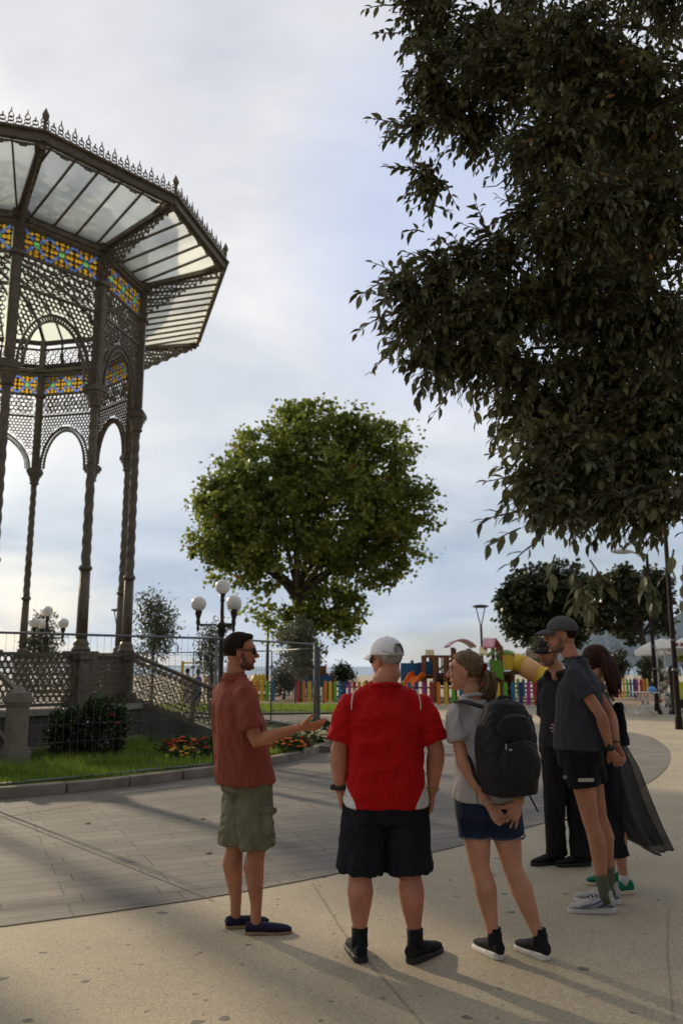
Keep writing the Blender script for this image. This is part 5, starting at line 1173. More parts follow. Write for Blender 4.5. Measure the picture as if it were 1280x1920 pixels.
        if not sh.get('collar') and sh.get('sleeve'):
            cb = MB(); n = 28; cz = ch.lerp(nb, .66)
            cb.tube([cz+Mc@Vector((nr*1.24*math.cos(2*math.pi*j/n), nr*1.20*math.sin(2*math.pi*j/n), -.018*math.sin(2*math.pi*j/n))) for j in range(n+1)], [.010]*(n+1), 8); cb.build('collar', sh['m'][0] if isinstance(sh['m'], list) else sh['m'], o, True)
        if sh.get('collar'):
            cb = MB(); rr = nr*1.28; n = 20; cz = nb+Vector((0, 0, sh.get('cz', 0)))
            pts = []
            for j in range(n+1):
                a = R(-150+300*j/n)-math.pi/2; pts.append(cz+Mc@Vector((rr*1.08*math.cos(a), rr*math.sin(a), .018*math.cos(a+math.pi/2)*-1*-1)))
            cb.tube(pts, [(.007, .021)]*len(pts), 8, None); cb2 = MB(); v_ = []; f_ = []
            for j in range(n+1):
                a = R(-150+300*j/n)-math.pi/2
                for (q, z) in ((.93, .022), (1.0, .020), (1.26, -.018), (1.16, -.024)): v_.append(cz+Mc@Vector((rr*q*1.08*math.cos(a), rr*q*math.sin(a), z-.022-.034*abs(j-n/2)/n*2)))
            for j in range(n):
                for q in range(4): f_.append((4*j+q, 4*j+(q+1) % 4, 4*(j+1)+(q+1) % 4, 4*(j+1)+q))
            f_ += [(0, 1, 2, 3), (4*n+3, 4*n+2, 4*n+1, 4*n)]; cb2.add(v_, f_); cb2.build('collar', sh['m'][0] if isinstance(sh['m'], list) else sh['m'], o, True)
    so = D.get('shorts')
    if so:
        P_ = [ring_stack([(pel+Vector((0, 0, dz)), a, b_, yp, fr) for (dz, a, b_, fr) in so['rows']], 32)]
        for i, (hip, kn, an) in enumerate(legs):
            hip, kn, an = Vector(hip), Vector(kn), Vector(an); t = so['t']; r0, r1 = so['r']; en = hip.lerp(kn, t) if t <= 1 else kn.lerp(an, t-1)
            if t > 1: P_.append(tube([hip+Vector((0, 0, .03)), hip.lerp(kn, .5), kn, kn.lerp(an, .5), en], [r0, (r0+r1)/2, r1, r1*.95, r1*1.05], 20, Mp@Vector((1, 0, 0))))
            else: P_.append(tube([hip+Vector((0, 0, .03)), hip.lerp(en, .4), en], [(r0, r0), ((r0+r1)/2, (r0+r1)/2*1.02), (r1, r1*so.get('el', 1.0))], 24, Mp@Vector((1, 0, 0))))
        v, f = fuse(P_, .0085, 9); v, f = wrinkle((v, f), so.get('wr', .006), so.get('ws', (8, 8, 5)), len(label)+3)
        D['shorts_o'] = link(so.get('name', 'shorts'), mesh_of('shorts', v, f, so['m'], True), root)
    D.update(root=root, hc=hc, Mh=Mh, Mc=Mc, Mp=Mp, C=C, sho=sho, pel=pel, ch=ch, hk=hk); return D
S_tan = skin('skin_tan', (.40, .17, .09)); S_fair = skin('skin_fair', (.50, .245, .155)); S_pink = skin('skin_ruddy', (.48, .20, .125)); S_warm = skin('skin_warm', (.44, .20, .115)); S_far = skin('skin_far', (.4, .22, .15))
H_brown = mat('hair_dark_brown', (.022, .013, .008), .85, spec=.15, bump=.6, bscale=60, var=.5, vscale=20, stretch=(5, 1, 1)); H_grey = mat('hair_grey', (.30, .27, .25), .7, bump=.5, bscale=70, var=.4, vscale=30)
H_blond = mat('hair_dark_blond', (.10, .062, .032), .6, spec=.25, bump=.8, bscale=26, var=.45, vscale=10, stretch=(7, 2, 1.2), col2=(.21, .135, .070)); H_beard = mat('beard_stubble', (.12, .065, .045), .85, bump=.6, bscale=120, var=.4, vscale=60)
H_stub = mat('light_stubble', (.19, .105, .072), .85, bump=.4, bscale=120, var=.35, vscale=60)
H_aub = mat('hair_auburn', (.040, .014, .009), .7, spec=.15, bump=.6, bscale=30, var=.5, vscale=12, stretch=(5, 5, 1))
M_blk = mat('black_plastic', (.012, .012, .013), .25); M_lens = mat('dark_lens', (.008, .008, .009), .08)
M_blackrub = mat('black_rubber', (.018, .018, .018), .6); M_white2 = mat('foam_white', (.62, .60, .57), .6)
def beard(D, m, full=1.0):
    Mh, C, k = D['Mh'], D['C'], D['hk']; P = []
    P += [ell(C((0, .051, -.086)), (.0355*k, .0355*k, .0310*k), Mh, 20), ell(C((0, .016, -.073)), (.0560*k, .060*k, .0405*k), Mh, 24)]
    for s_ in (-1, 1): P.append(tube([C((s_*.060, .004, -.012)), C((s_*.0555, .018, -.045)), C((s_*.044, .036, -.075)), C((s_*.020, .062, -.093))], [(.006*k, .014*k), (.009*k, .019*k), (.011*k, .020*k), (.012*k, .016*k)], 10))
    P.append(tube([C((-.028, .076, -.066)), C((-.014, .087, -.050)), C((0, .089, -.047)), C((.014, .087, -.050)), C((.028, .076, -.066))], [.006*k, .006*k, .005*k, .006*k, .006*k], 8))
    v, f = fuse(P, .0035, 3); v, f = wrinkle((v, f), .0012, (120, 120, 120), 2); link('beard', mesh_of('beard', v, f, m, True), D['root'])
def watch(p, d, r, parent, m=None, w=.011, name='wristband', face=False, n=None):
    d = Vector(d).normalized(); s = d.orthogonal().normalized(); u = d.cross(s); b = MB(); N_ = 20; v = []; f = []
    for j in range(N_):
        a = 2*math.pi*j/N_; e = s*math.cos(a)+u*math.sin(a)
        for q, t in ((r, -w), (r+.004, -w), (r+.004, w), (r, w)): v.append(Vector(p)+e*q+d*t)
    for j in range(N_):
        for q in range(4): f.append((4*j+q, 4*j+(q+1) % 4, 4*((j+1) % N_)+(q+1) % 4, 4*((j+1) % N_)+q))
    b.add(v, f)
    if face: nn = Vector(n).normalized(); b.add(*ell(Vector(p)+nn*(r+.005), (.017, .017, .017), Matrix.Diagonal((1, 1, 1)), 10))
    return b.build(name, m or M_blackrub, parent, True)

# ---- guide in the rust shirt, in profile facing right
G = dict(skin=S_tan, hairm=H_brown, head=(-.095, .0, 1.655), hyaw=-82, hpitch=-2, neck=(-.125, 0, 1.525), chest=(-.145, .0, 1.42), cyaw=-62, pelvis=(-.060, 0, .93), pyaw=-55, bw=1.05, bd=1.1, sw=.185, nr=.060, hk=1.02, shoff=((0, 0, 0), (.02, -.01, -.0)),
         legs=[((-.09, .07, .87), (-.11, .06, .47), (-.095, .02, .10)), ((.01, -.05, .87), (.035, -.04, .47), (.04, -.10, .10))], lr=1.07, calf=(-1, -.2, 0), ar=1.02, noeyes=True,
         arms=[dict(elbow=(-.10, .25, 1.13), wrist=(-.04, .26, .88), d=(.1, 0, -1), n=(0, -1, 0), ts=(1, 0, 0), curl=30),
               dict(elbow=(.025, -.22, 1.115), wrist=(.300, -.22, 1.200), d=(1, -.05, .05), n=(.15, .55, .75), ts=(.1, -.6, .75), curls=(8, 16, 24, 32), spread=13)], hs=1.06,
         shirt=dict(m=cloth('rust_linen', (.235, .058, .036), .16), rows=[(-.17, .188, .170, .0, 0), (-.02, .190, .168, 0, 0), (.25, .188, .162, .0, 0), (.55, .190, .155, 0, 0), (.80, .190, .135, 0, 0), (.93, .15, .105, 0, 0), (1.0, .085, .075, 0, .02), (1.0, .072, .066, 0, .075)], sleeve=(.72, .74), sr=(.072, .082), wr=.014, ws=(7, 7, 2.6), collar=True, name='polo_shirt'),
         shorts=dict(m=cloth('olive_cotton', (.15, .145, .092), .18), rows=[(-.13, .152, .13, 0), (-.05, .152, .132, 0), (.04, .13, .11, 0)], r=(.102, .112), t=1.0, wr=.012, ws=(8, 8, 6), name='cargo_shorts'))
gb_ = GP(470, 1741); G = person('guide', 'man in rust polo shirt, olive cargo shorts and sunglasses pointing with open hand', gb_, G)
h = hair_cap(G['hc'], G['Mh'], G['hk'], lambda d: sst(-.02, .12, d.z-.66*sst(-.05, .85, d.y)+.75*sst(.15, -.45, d.y)+.30*(abs(d.x) > .7)*sst(.35, .2, d.y)), 1.12, .05); link('hair', mesh_of('hair', *h, H_brown, True), G['root'])
q = MB(); 
for k_ in range(11): t = (k_-5)/5; q.add(*ell(G['C']((t*.046, .040+.006*math.cos(k_*3), .104-.014*t*t)), (.014, .030, .013), G['Mh']@Matrix.Rotation(-.15, 3, 'X'), 10))
q.build('fringe', H_brown, G['root'], True)
beard(G, H_beard); glasses(G['hc'], G['Mh'], G['hk'], G['root'], M_lens)
navy_e = cloth('navy_canvas', (.018, .018, .042), .15); jute = mat('jute_sole', (.30, .19, .10), .9, bump=.8, bscale=90, var=.3, vscale=50)
shoe((-.095, .02, 0), R(-70), G['root'], navy_e, jute, .275, .018, slip=True, low=True, name='espadrille'); shoe((.04, -.10, 0), R(-84), G['root'], navy_e, jute, .28, .018, slip=True, low=True, name='espadrille')
# cargo pocket on the near leg
pk_ = MB(); pc = Vector((.088, -.135, .63)); Mpk = rz_(R(-38))
v, f = fuse([ell(pc, (.075, .022, .085), Mpk, 16), tube([pc+Mpk@Vector((-.075, .0, .075)), pc+Mpk@Vector((.075, .0, .080))], [(.022, .030), (.022, .030)], 10, (0, 0, 1))], .008, 3); v, f = wrinkle((v, f), .006, (16, 16, 16), 4); link('cargo_pocket', mesh_of('cargo_pocket', v, f, G['shorts']['m'], True), G['shorts_o'])

# ---- big man in red with the white cap
red = cloth('red_sport_cloth', (.42, .003, .004), .10); whi = cloth('white_sport_cloth', (.62, .60, .60), .05)
def red_paint(p):
    # white side panels that widen to the hem, thin white piping at the shoulders
    z = p.z; ax = p.x+.02
    if z < 1.14 and p.y < .20:
        lim = .222-.060*sst(.95, .80, z)
        if abs(ax-.012) > lim and abs(ax) < .30 and z < .97: return 1
    return 0
Rr = dict(skin=S_pink, hairm=H_grey, head=(.01, .03, 1.598), hyaw=38, hpitch=-4, neck=(.0, .0, 1.49), chest=(0, 0, 1.365), cyaw=3, pelvis=(.0, 0, .86), pyaw=3, bw=1.32, bd=1.45, sw=.205, nr=.072, hk=1.02,
          legs=[((-.115, 0, .82), (-.145, .01, .45), (-.150, .0, .10)), ((.105, 0, .82), (.125, .01, .45), (.150, -.02, .10))], lr=1.22, ar=1.25,
          arms=[dict(elbow=(-.262, -.02, 1.10), wrist=(-.258, .02, .875), d=(.15, .25, -1), n=(1, 0, .2), ts=(0, 1, 0), curl=38, spread=2), dict(elbow=(.285, -.02, 1.10), wrist=(.262, .02, .865), d=(-.1, .12, -1), n=(-1, .1, 0), ts=(0, 1, 0), curl=28, spread=3)], hs=1.08,
          shirt=dict(m=[red, whi], rows=[(-.12, .236, .196, 0, 0), (.02, .232, .198, 0, 0), (.25, .214, .192, 0, 0), (.5, .212, .178, 0, 0), (.75, .224, .160, 0, 0), (.90, .20, .135, 0, 0), (1.0, .11, .09, 0, .02), (1.0, .086, .080, 0, .105)], sleeve=(.82, .82), sr=(.083, .083), wr=.012, ws=(5, 5, 7), paint=red_paint, name='sport_shirt'),
          shorts=dict(m=cloth('navy_black_shorts', (.012, .013, .018), .2), rows=[(-.14, .220, .160, 0), (-.05, .222, .160, 0), (.03, .20, .145, 0)], r=(.122, .130), t=1.0, wr=.015, ws=(9, 9, 4)))
rb = GP(726, 1800); Rr = person('red', 'big man in red sport shirt with white cap seen from behind', rb, Rr)
h = hair_cap(Rr['hc'], Rr['Mh'], Rr['hk'], lambda d: sst(-.05, .1, d.z+.75*sst(.1, -.5, d.y)-.5*sst(0, .8, d.y)), 1.035, .02); link('hair', mesh_of('hair', *h, H_grey, True), Rr['root'])
capm = cloth('white_cap_cloth', (.78, .77, .80), .05); cw = cap_mesh(Rr['hc'], Rr['Mh'], 1.03, Rr['root'], capm, cloth('cap_strap', (.45, .43, .42), .05), back_open=True, tilt=.08)
glasses(Rr['hc'], Rr['Mh'], Rr['hk'], Rr['root'], M_lens)
# small dark embroidery on the cap side
lg = MB(); Mt = Rr['Mh']
for j, (a, z) in enumerate([(-150+6*q, .046-.004*q) for q in range(5)]):
    a = R(a); cc = Rr['hc']+Mt@Vector((.0886*math.cos(a), -.012+.1092*math.sin(a), z)); lg.add(*ell(cc, (.004, .004, .0018 if j % 2 else .003), Mt, 8))
lg.build('cap_embroidery', M_blk, cw)
blk = cloth('black_leather', (.014, .014, .015), .3)
for (x, y, yw) in ((-.150, .0, 10), (.150, -.02, -38)): shoe((x, y, 0), R(yw), Rr['root'], blk, M_blackrub, .31, .035, h=1.05, w=1.12)
for i_, (x, y) in enumerate(((-.150, .0), (.150, -.02))): s_ = MB(); s_.tube([(x, y-.005, .07), (x, y-.002, .12), (x*.99, y+.0, .165)], [.046, .043, .045], 16); s_.build('sock', cloth('black_sock', (.010, .010, .011), .2), Rr['root'], True)
watch((-.258, .012, .895), (0, .1, -1), .036, Rr['root'], face=True, n=(-.9, -.3, 0), name='wristwatch'); watch((.263, .015, .885), (0, .05, -1), .035, Rr['root'], mat('gold_band', (.42, .24, .05), .5), .007, 'bracelet')
for s_ in (-1, 1):
    p_ = MB(); pts = [(s_*.172, -.075, 1.435), (s_*.185, -.105, 1.405), (s_*.192, -.118, 1.36), (s_*.192, -.122, 1.325)]; p_.tube(pts, [.0035]*4, 6); p_.build('piping', whi, Rr['root'], True)

# ---- woman with the backpack
Wm = dict(skin=S_fair, hairm=H_blond, fem=1, head=(-.235, .05, 1.535), hyaw=72, hpitch=0, neck=(-.205, .02, 1.425), chest=(-.175, .01, 1.315), cyaw=20, pelvis=(-.14, 0, .87), pyaw=12, bw=.95, bd=.95, sw=.150, nr=.047, hk=.97,
          legs=[((-.215, 0, .80), (-.185, .02, .465), (-.115, .03, .10)), ((-.055, 0, .80), (-.005, .02, .465), (.130, .02, .10))], lr=1.06, ar=.92,
          arms=[dict(elbow=(-.285, -.115, 1.045), wrist=(-.150, -.165, .815), d=(.62, -.05, -.78), n=(.4, -1, .1), ts=(.7, 0, .6), curls=(50, 55, 58, 45), spread=2), dict(elbow=(.075, -.14, 1.03), wrist=(.005, -.165, .835), d=(-.45, -.02, -.88), n=(-.3, -1, .1), ts=(-.7, -.2, .2), curls=(50, 45, 22, 12), spread=8)], hs=.96,
          shirt=dict(m=cloth('pale_grey_tee', (.40, .375, .37), .08), rows=[(-.10, .195, .160, 0, 0), (.05, .185, .150, 0, 0), (.3, .160, .128, 0, 0), (.6, .158, .120, 0, 0), (.80, .16, .112, 0, 0), (.93, .12, .085, 0, 0), (1.0, .065, .058, 0, .02), (1.0, .058, .054, 0, .06)], sleeve=(.58, .55), sr=(.060, .068), wr=.008, ws=(9, 9, 6), name='t_shirt'),
          shorts=dict(m=cloth('dark_denim', (.014, .022, .052), .25), rows=[(-.14, .175, .130, 0), (-.06, .180, .135, 0), (.05, .165, .12, 0)], r=(.108, .098), t=.50, wr=.004, name='denim_shorts'))
wb = GP(969, 1798); Wm = person('woman', 'woman with blond ponytail, grey tee and denim shorts, hands clasped behind her', wb, Wm)
h = hair_cap(Wm['hc'], Wm['Mh'], Wm['hk'], lambda d: sst(-.02, .12, d.z-.50*sst(.15, .9, d.y)+1.0*sst(.2, -.35, d.y)+.02), 1.13, .03); link('hair', mesh_of('hair', *h, H_blond, True), Wm['root'])
C = Wm['C']; pt_ = MB(); rn = random.Random(5)
for k_ in range(60):
    a, b_ = rn.uniform(-.03, .03), rn.uniform(-.03, .03); o1 = rn.uniform(-.035, .035); o2 = rn.uniform(-.03, .03); L_ = rn.uniform(.75, 1.1)
    pt_.tube([C((a*.6, -.100+b_*.4, .010)), C((a+o1*.4, -.145+b_, -.015)), C((a+o1, -.155+o2, -.07*L_)), C((a+o1*1.3+.01, -.135+o2*1.4, -.135*L_)), C((a+o1*1.6+.02, -.10+o2*1.6, -.20*L_))], [.007, .008, .0075, .006, .001], 6)
pt_.build('ponytail', H_blond, Wm['root'], True)
sc_ = MB(); n = 22; sc_.tube([C((.026*math.cos(2*math.pi*j/n), -.118-.012*math.sin(2*math.pi*j/n)*.3, .004+.028*math.sin(2*math.pi*j/n))) for j in range(n+1)], [.011+.004*math.sin(j*2.9) for j in range(n+1)], 8); sc_.build('scrunchie', cloth('wine_velvet', (.10, .006, .012), .3), Wm['root'], True)
er = MB(); er.tube([C((-.083+.001*j, -.012, -.040-.008*math.sin(j)+.0)) for j in range(4)], [.003]*4, 6); er.build('earring', mat('silver', (.7, .68, .62), .25, metal=1), Wm['root'], True)
fr = MB()
for (hip, kn, an) in Wm['legs']:
    hip, kn = Vector(hip), Vector(kn); en = hip.lerp(kn, .50)
    for j in range(90):
        a = 2*math.pi*j/90; p_ = en+Vector((.098*math.cos(a), .098*math.sin(a), .006+.004*math.sin(j*3.3))); fr.bar(p_, p_+Vector((.004*math.cos(a*7), .006*math.sin(a), -.007-.010*rn.random())), .0025, .0025)
fr.build('frayed_hem', mat('frayed_denim', (.10, .15, .22), .9), Wm['shorts_o'])
for (x, y, yw) in ((-.115, .03, 24), (.130, .02, 30)): shoe((x, y, 0), R(yw), Wm['root'], cloth('black_knit', (.013, .012, .016), .3), M_white2, .255, .034, w=.98)
for x, y in ((-.115, .03), (.130, .02)): s_ = MB(); s_.tube([(x, y, .06), (x, y, .115), (x, y, .150)], [.040, .037, .038], 16); s_.build('sock', cloth('black_sock', (.010, .010, .011), .2), Wm['root'], True)
watch((-.162, -.160, .835), (.5, -.2, -.85), .027, Wm['root'], mat('beige_band', (.5, .42, .33), .6), .003, 'bracelet'); watch((.010, -.163, .850), (-.3, -.1, -.9), .027, Wm['root'], mat('gold_band', (.42, .24, .05), .5), .006, 'bracelet')
tt = MB(); 
# backpack, worn on her back
bp_n = rz_(R(20))@Vector((0, -1, 0)); bp_s = rz_(R(20))@Vector((1, 0, 0)); bc = Vector((-.065, -.23, 1.135))
bk = empty('backpack', (wb.x+bc.x, wb.y+bc.y, bc.z), 0, 'large black backpack worn by the woman with the ponytail', 'backpack'); Mb = rz_(R(20))
def bpt(x, y, z): return Mb@Vector((x, y, z))   # y negative = away from her back
M_pack = mat('black_nylon', (.009, .009, .010), .75, bump=.4, bscale=30, var=.3, vscale=6)
rows = [(-.250, .10, .07), (-.235, .15, .10), (-.12, .170, .115), (.05, .168, .108), (.16, .145, .09), (.225, .10, .065), (.25, .05, .03)]
v = []; f = []; n = 28
for z, a, b_ in rows:
    for j in range(n):
        an = 2*math.pi*j/n; cx, sx = math.cos(an), math.sin(an); v.append(bpt(a*abs(cx)**.65*(1 if cx > 0 else -1), b_*abs(sx)**.65*(1 if sx > 0 else -1)-.02*(z < 0), z))
for i in range(len(rows)-1):
    for j in range(n): f.append((i*n+j, i*n+(j+1) % n, (i+1)*n+(j+1) % n, (i+1)*n+j))
f += [tuple(range(n-1, -1, -1)), tuple(range((len(rows)-1)*n, len(rows)*n))]
v, f = wrinkle(fuse([(v, f)], .009, 3), .007, (9, 9, 7), 3); link('pack_body', mesh_of('pack_body', v, f, M_pack, True), bk)
v, f = wrinkle(fuse([ell(bpt(.01, -.115, -.09), (.125, .055, .125), Mb, 20, lambda d: 1+.10*(abs(d.x*d.z)))], .008, 3), .006, (12, 12, 9), 8); fp = link('front_pocket', mesh_of('front_pocket', v, f, M_pack, True), bk)
v, f = wrinkle(fuse([ell(bpt(.005, -.088, .095), (.115, .045, .085), Mb, 20)], .008, 3), .005, (12, 12, 9), 9); link('front_pocket', mesh_of('front_pocket', v, f, M_pack, True), bk)
zp = MB(); zp.tube([bpt(-.075+.16*t, -.150-.012*math.sin(t*3.14), .020+.020*math.sin(t*3.14)) for t in [j/12 for j in range(13)]], [.0035]*13, 6); zp.tube([bpt(-.08+.16*t, -.114-.010*math.sin(t*3.14), .150+.018*math.sin(t*3.14)) for t in [j/12 for j in range(13)]], [.004]*13, 6); zp.build('zip', mat('zip_dark', (.03, .03, .032), .35, metal=.4), bk, True)
zt_ = MB(); zt_.box(tuple(bpt(-.095, -.160, .015)), (.006, .004, .03)); zt_.box(tuple(bpt(-.07, -.162, .0)), (.014, .004, .010)); zt_.build('zip_pull', mat('zip_metal', (.45, .45, .46), .3, metal=1), bk); rt = MB(); rt.box(tuple(bpt(.148, -.03, .15)), (.008, .012, .03)); rt.build('red_tag', mat('red_tag', (.55, .03, .01), .6), bk)
hb = MB(); hb.tube([bpt(-.05, .0, .235), bpt(-.035, -.01, .262), bpt(.035, -.01, .262), bpt(.05, .0, .235)], [(.006, .013)]*4, 8); hb.build('grab_handle', M_pack, bk, True)
for s_ in (-1, 1):
    sb = MB(); sh_ = Wm['sho'][0 if s_ < 0 else 1]-bc; top = Vector((sh_.x*.86+(0.0), sh_.y, sh_.z+.062)); 
    top = top+Vector((0, 0, .020)); sb.tube([bpt(s_*.07, .06, .20), top+Mb@Vector((0, -.06, .000)), top+Mb@Vector((0, .01, .0)), top+Mb@Vector((-s_*.0, .075, -.06)), top+Mb@Vector((s_*.01, .115, -.18)), bpt(s_*.13, .19, -.04), bpt(s_*.14, .10, -.16), bpt(s_*.14, .04, -.20)], [(.030, .008), (.034, .009), (.034, .009), (.032, .009), (.028, .008), (.012, .005), (.010, .004), (.010, .004)], 10, Mb@Vector((1, 0, 0))); sb.build('shoulder_strap', M_pack, bk, True)
ds = MB(); ds.bar(bpt(.115, -.02, -.24), bpt(.165, -.03, -.34), .020, .004); ds.build('hanging_strap', M_pack, bk)
ds = MB(); ds.bar(bpt(-.16, .05, -.22), bpt(-.155, .04, -.33), .010, .003); ds.build('hanging_strap', M_pack, bk)

# ---- tall man, grey cap, profile facing left
T_ = dict(skin=S_warm, hairm=H_brown, head=(-.205, .02, 1.775), hyaw=80, hpitch=-3, neck=(-.155, .01, 1.645), chest=(-.095, .0, 1.545), cyaw=64, pelvis=(-.125, .01, 1.03), pyaw=70, bw=1.0, bd=1.05, sw=.185, nr=.057, hk=1.03, shoff=((0, .0, -.02), (0, 0, 0)),
          legs=[((-.150, -.07, .97), (-.095, -.075, .555), (-.030, -.08, .11)), ((-.055, .09, .97), (.02, .11, .555), (.075, .13, .11))], lr=.98, calf=(1, 0, 0), ar=.97,
          arms=[dict(elbow=(-.030, -.215, 1.245), wrist=(.045, -.13, 1.015), d=(.55, .15, -.82), n=(.5, .6, .3), ts=(-.2, .2, -.6), curls=(25, 30, 35, 40), spread=6), dict(elbow=(.145, .13, 1.225), wrist=(.120, -.03, 1.03), d=(.1, -.5, -.85), n=(-.6, -.5, 0), ts=(-.5, 0, .3), curls=(35, 40, 45, 45), spread=4)], hs=1.04,
          shirt=dict(m=cloth('charcoal_tee', (.040, .042, .050), .12), rows=[(-.04, .180, .168, 0, 0), (.1, .180, .166, 0, 0), (.35, .175, .156, 0, 0), (.65, .178, .150, 0, 0), (.80, .178, .135, 0, 0), (.93, .14, .10, 0, 0), (1.0, .08, .07, 0, .02), (1.0, .070, .066, 0, .070)], sleeve=(.52, .50), sr=(.066, .076), wr=.008, ws=(8, 8, 3), name='t_shirt'),
          shorts=dict(m=cloth('black_shorts', (.009, .009, .010), .2), rows=[(-.13, .168, .14, 0), (-.05, .172, .145, 0), (.06, .158, .135, 0)], r=(.110, .110), t=.46, wr=.005))
tb = GP(1136, 1704); T_ = person('tall', 'tall man in charcoal tee, black running shorts and grey cap, hands behind back', tb, T_)
h = hair_cap(T_['hc'], T_['Mh'], T_['hk'], lambda d: sst(-.02, .1, d.z-.6*sst(-.1, .7, d.y)+.75*sst(.15, -.45, d.y)), 1.05, .03); link('hair', mesh_of('hair', *h, H_brown, True), T_['root'])
beard(T_, H_stub); cap_mesh(T_['hc'], T_['Mh'], 1.03, T_['root'], cloth('washed_grey_cotton', (.085, .078, .080), .2), tilt=.05)
sil = mat('silver_mesh', (.40, .385, .37), .5, bump=.4, bscale=60, var=.25, vscale=30); 
for (x, y, yw) in ((-.030, -.08, 88), (.075, .13, 78)):
    o = shoe((x, y, 0), R(yw), T_['root'], sil, M_white2, .305, .036, h=1.0); M = rz_(R(yw)); sp_ = MB()
    for s_ in (-1, 1):
        sp_.tube([Vector((x, y, 0))+M@Vector((s_*.046, .16, .045)), Vector((x, y, 0))+M@Vector((s_*.047, .08, .060)), Vector((x, y, 0))+M@Vector((s_*.042, .02, .088))], [(.003, .011), (.004, .013), (.003, .008)], 8, (0, 0, 1)) 
        sp_.tube([Vector((x, y, 0))+M@Vector((s_*.040, -.045, .045)), Vector((x, y, 0))+M@Vector((s_*.043, .02, .055)), Vector((x, y, 0))+M@Vector((s_*.046, .055, .042))], [(.003, .009), (.003, .012), (.002, .006)], 8, (0, 0, 1))
    sp_.build('overlay', mat('navy_overlay', (.04, .04, .14), .4), o, True)
    lc = MB()
    for q in range(4): lc.tube([Vector((x, y, 0))+M@Vector((-.022, .045+.022*q, .106-.010*q)), Vector((x, y, 0))+M@Vector((0, .048+.022*q, .113-.010*q)), Vector((x, y, 0))+M@Vector((.022, .045+.022*q, .106-.010*q))], [.0035]*3, 6)
    lc.build('laces', M_white2, o, True)
    s2 = MB(); kk = Vector((-.095, -.075, .555)) if y < 0 else Vector((.02, .11, .555)); aa = Vector((x, y, .11)); s2.tube([aa+Vector((0, 0, -.05)), aa, aa.lerp(kk, .10), aa.lerp(kk, .24), aa.lerp(kk, .27)], [.043, .037, .038, .043, .044], 16); s2.build('sock', cloth('sage_sock', (.115, .12, .075), .12), T_['root'], True)
watch((.038, -.137, 1.035), (.3, .3, -.9), .030, T_['root'], face=True, n=(-.3, -.9, .2), name='wristwatch'); watch((.122, -.015, 1.05), (-.1, -.5, -.8), .028, T_['root'], mat('dark_band', (.04, .03, .025), .6), .004, 'bracelet')
lg = MB(); lg.box((-.145, -.196, .835), (.105, .004, .022), rz=R(6)); lg.build('reflective_strip', mat('reflective', (.48, .44, .38), .4), T_['shorts_o'])
lg = MB(); lx, ly, lz = -.262, -.125, .845
for a_, b_ in (((-.012, .006), (.012, .006)), ((-.012, .006), (-.010, -.006)), ((.012, .006), (.010, -.006)), ((-.010, -.006), (0, -.013)), ((.010, -.006), (0, -.013)), ((-.004, .001), (.004, .001))): lg.bar((lx+a_[0]*.75, ly-a_[0]*.65, lz+a_[1]), (lx+b_[0]*.75, ly-b_[0]*.65, lz+b_[1]), .003, .003)
lg.build('shorts_emblem', mat('reflective', (.48, .44, .38), .4), T_['shorts_o'])

# ---- man in black behind, three quarter face
Bk = dict(skin=S_warm, hairm=H_brown, head=(-.095, .0, 1.680), hyaw=128, hpitch=-2, neck=(-.040, .02, 1.555), chest=(.0, .02, 1.44), cyaw=135, pelvis=(.0, .03, .96), pyaw=120, bw=1.0, bd=1.0, sw=.165, nr=.062, hk=1.03, noeyes=True,
          legs=[((.07, .05, .90), (.08, .03, .50), (.09, .0, .10)), ((-.09, .0, .90), (-.10, .0, .50), (-.09, .07, .10))], lr=1.0,
          arms=[dict(elbow=(.17, -.19, 1.15), wrist=(-.010, -.235, 1.060), d=(-1, -.1, .05), n=(.2, 1, 0), ts=(0, 0, 1), curls=(20, 25, 30, 35), spread=7), dict(elbow=(-.09, .24, 1.14), wrist=(.06, .27, .95), d=(.3, -.1, -1), n=(1, 0, 0), ts=(0, -1, 0), curl=30)],
          shirt=dict(m=cloth('black_linen', (.020, .019, .021), .2), rows=[(-.22, .205, .175, 0, 0), (-.05, .200, .168, 0, 0), (.25, .190, .155, 0, 0), (.6, .184, .148, 0, 0), (.80, .182, .135, 0, 0), (.93, .14, .10, 0, 0), (1.0, .08, .07, 0, .02), (1.0, .07, .066, 0, .06)], sleeve=(.95, .95), sr=(.068, .075), wr=.009, ws=(8, 8, 3), collar=True, name='polo_shirt'),
          shorts=dict(m=cloth('black_trousers', (.012, .011, .012), .2), rows=[(-.13, .165, .13, 0), (-.05, .17, .135, 0), (.06, .155, .125, 0)], r=(.105, .085), t=2.08, wr=.009, ws=(8, 8, 4), name='trousers'))
kb = GP(1068, 1623); Bk = person('black', 'man in black polo and black trousers with sunglasses, half behind the tall man', kb, Bk)
h = hair_cap(Bk['hc'], Bk['Mh'], Bk['hk'], lambda d: sst(-.02, .1, d.z-.6*sst(-.1, .7, d.y)+.7*sst(.15, -.45, d.y)), 1.05, .03); link('hair', mesh_of('hair', *h, H_brown, True), Bk['root'])
beard(Bk, H_stub); glasses(Bk['hc'], Bk['Mh'], Bk['hk'], Bk['root'], M_lens); cap_mesh(Bk['hc'], Bk['Mh'], 1.03, Bk['root'], cloth('black_cap', (.022, .021, .022), .2), tilt=-.04)
vn = MB(); vn.add(*ell(Bk['ch']+Bk['Mc']@Vector((0, .082, .035)), (.030, .014, .060), Bk['Mc']@Matrix.Rotation(-.35, 3, 'X'), 12, lambda d: 1-.5*(d.z < 0)*abs(d.z))); vn.build('open_neck_skin', S_warm, Bk['root'], True)
for (x, y, yw) in ((.11, .0, 100), (-.09, .07, 110)): shoe((x, y, 0), R(yw), Bk['root'], blk, M_blackrub, .30, .032)
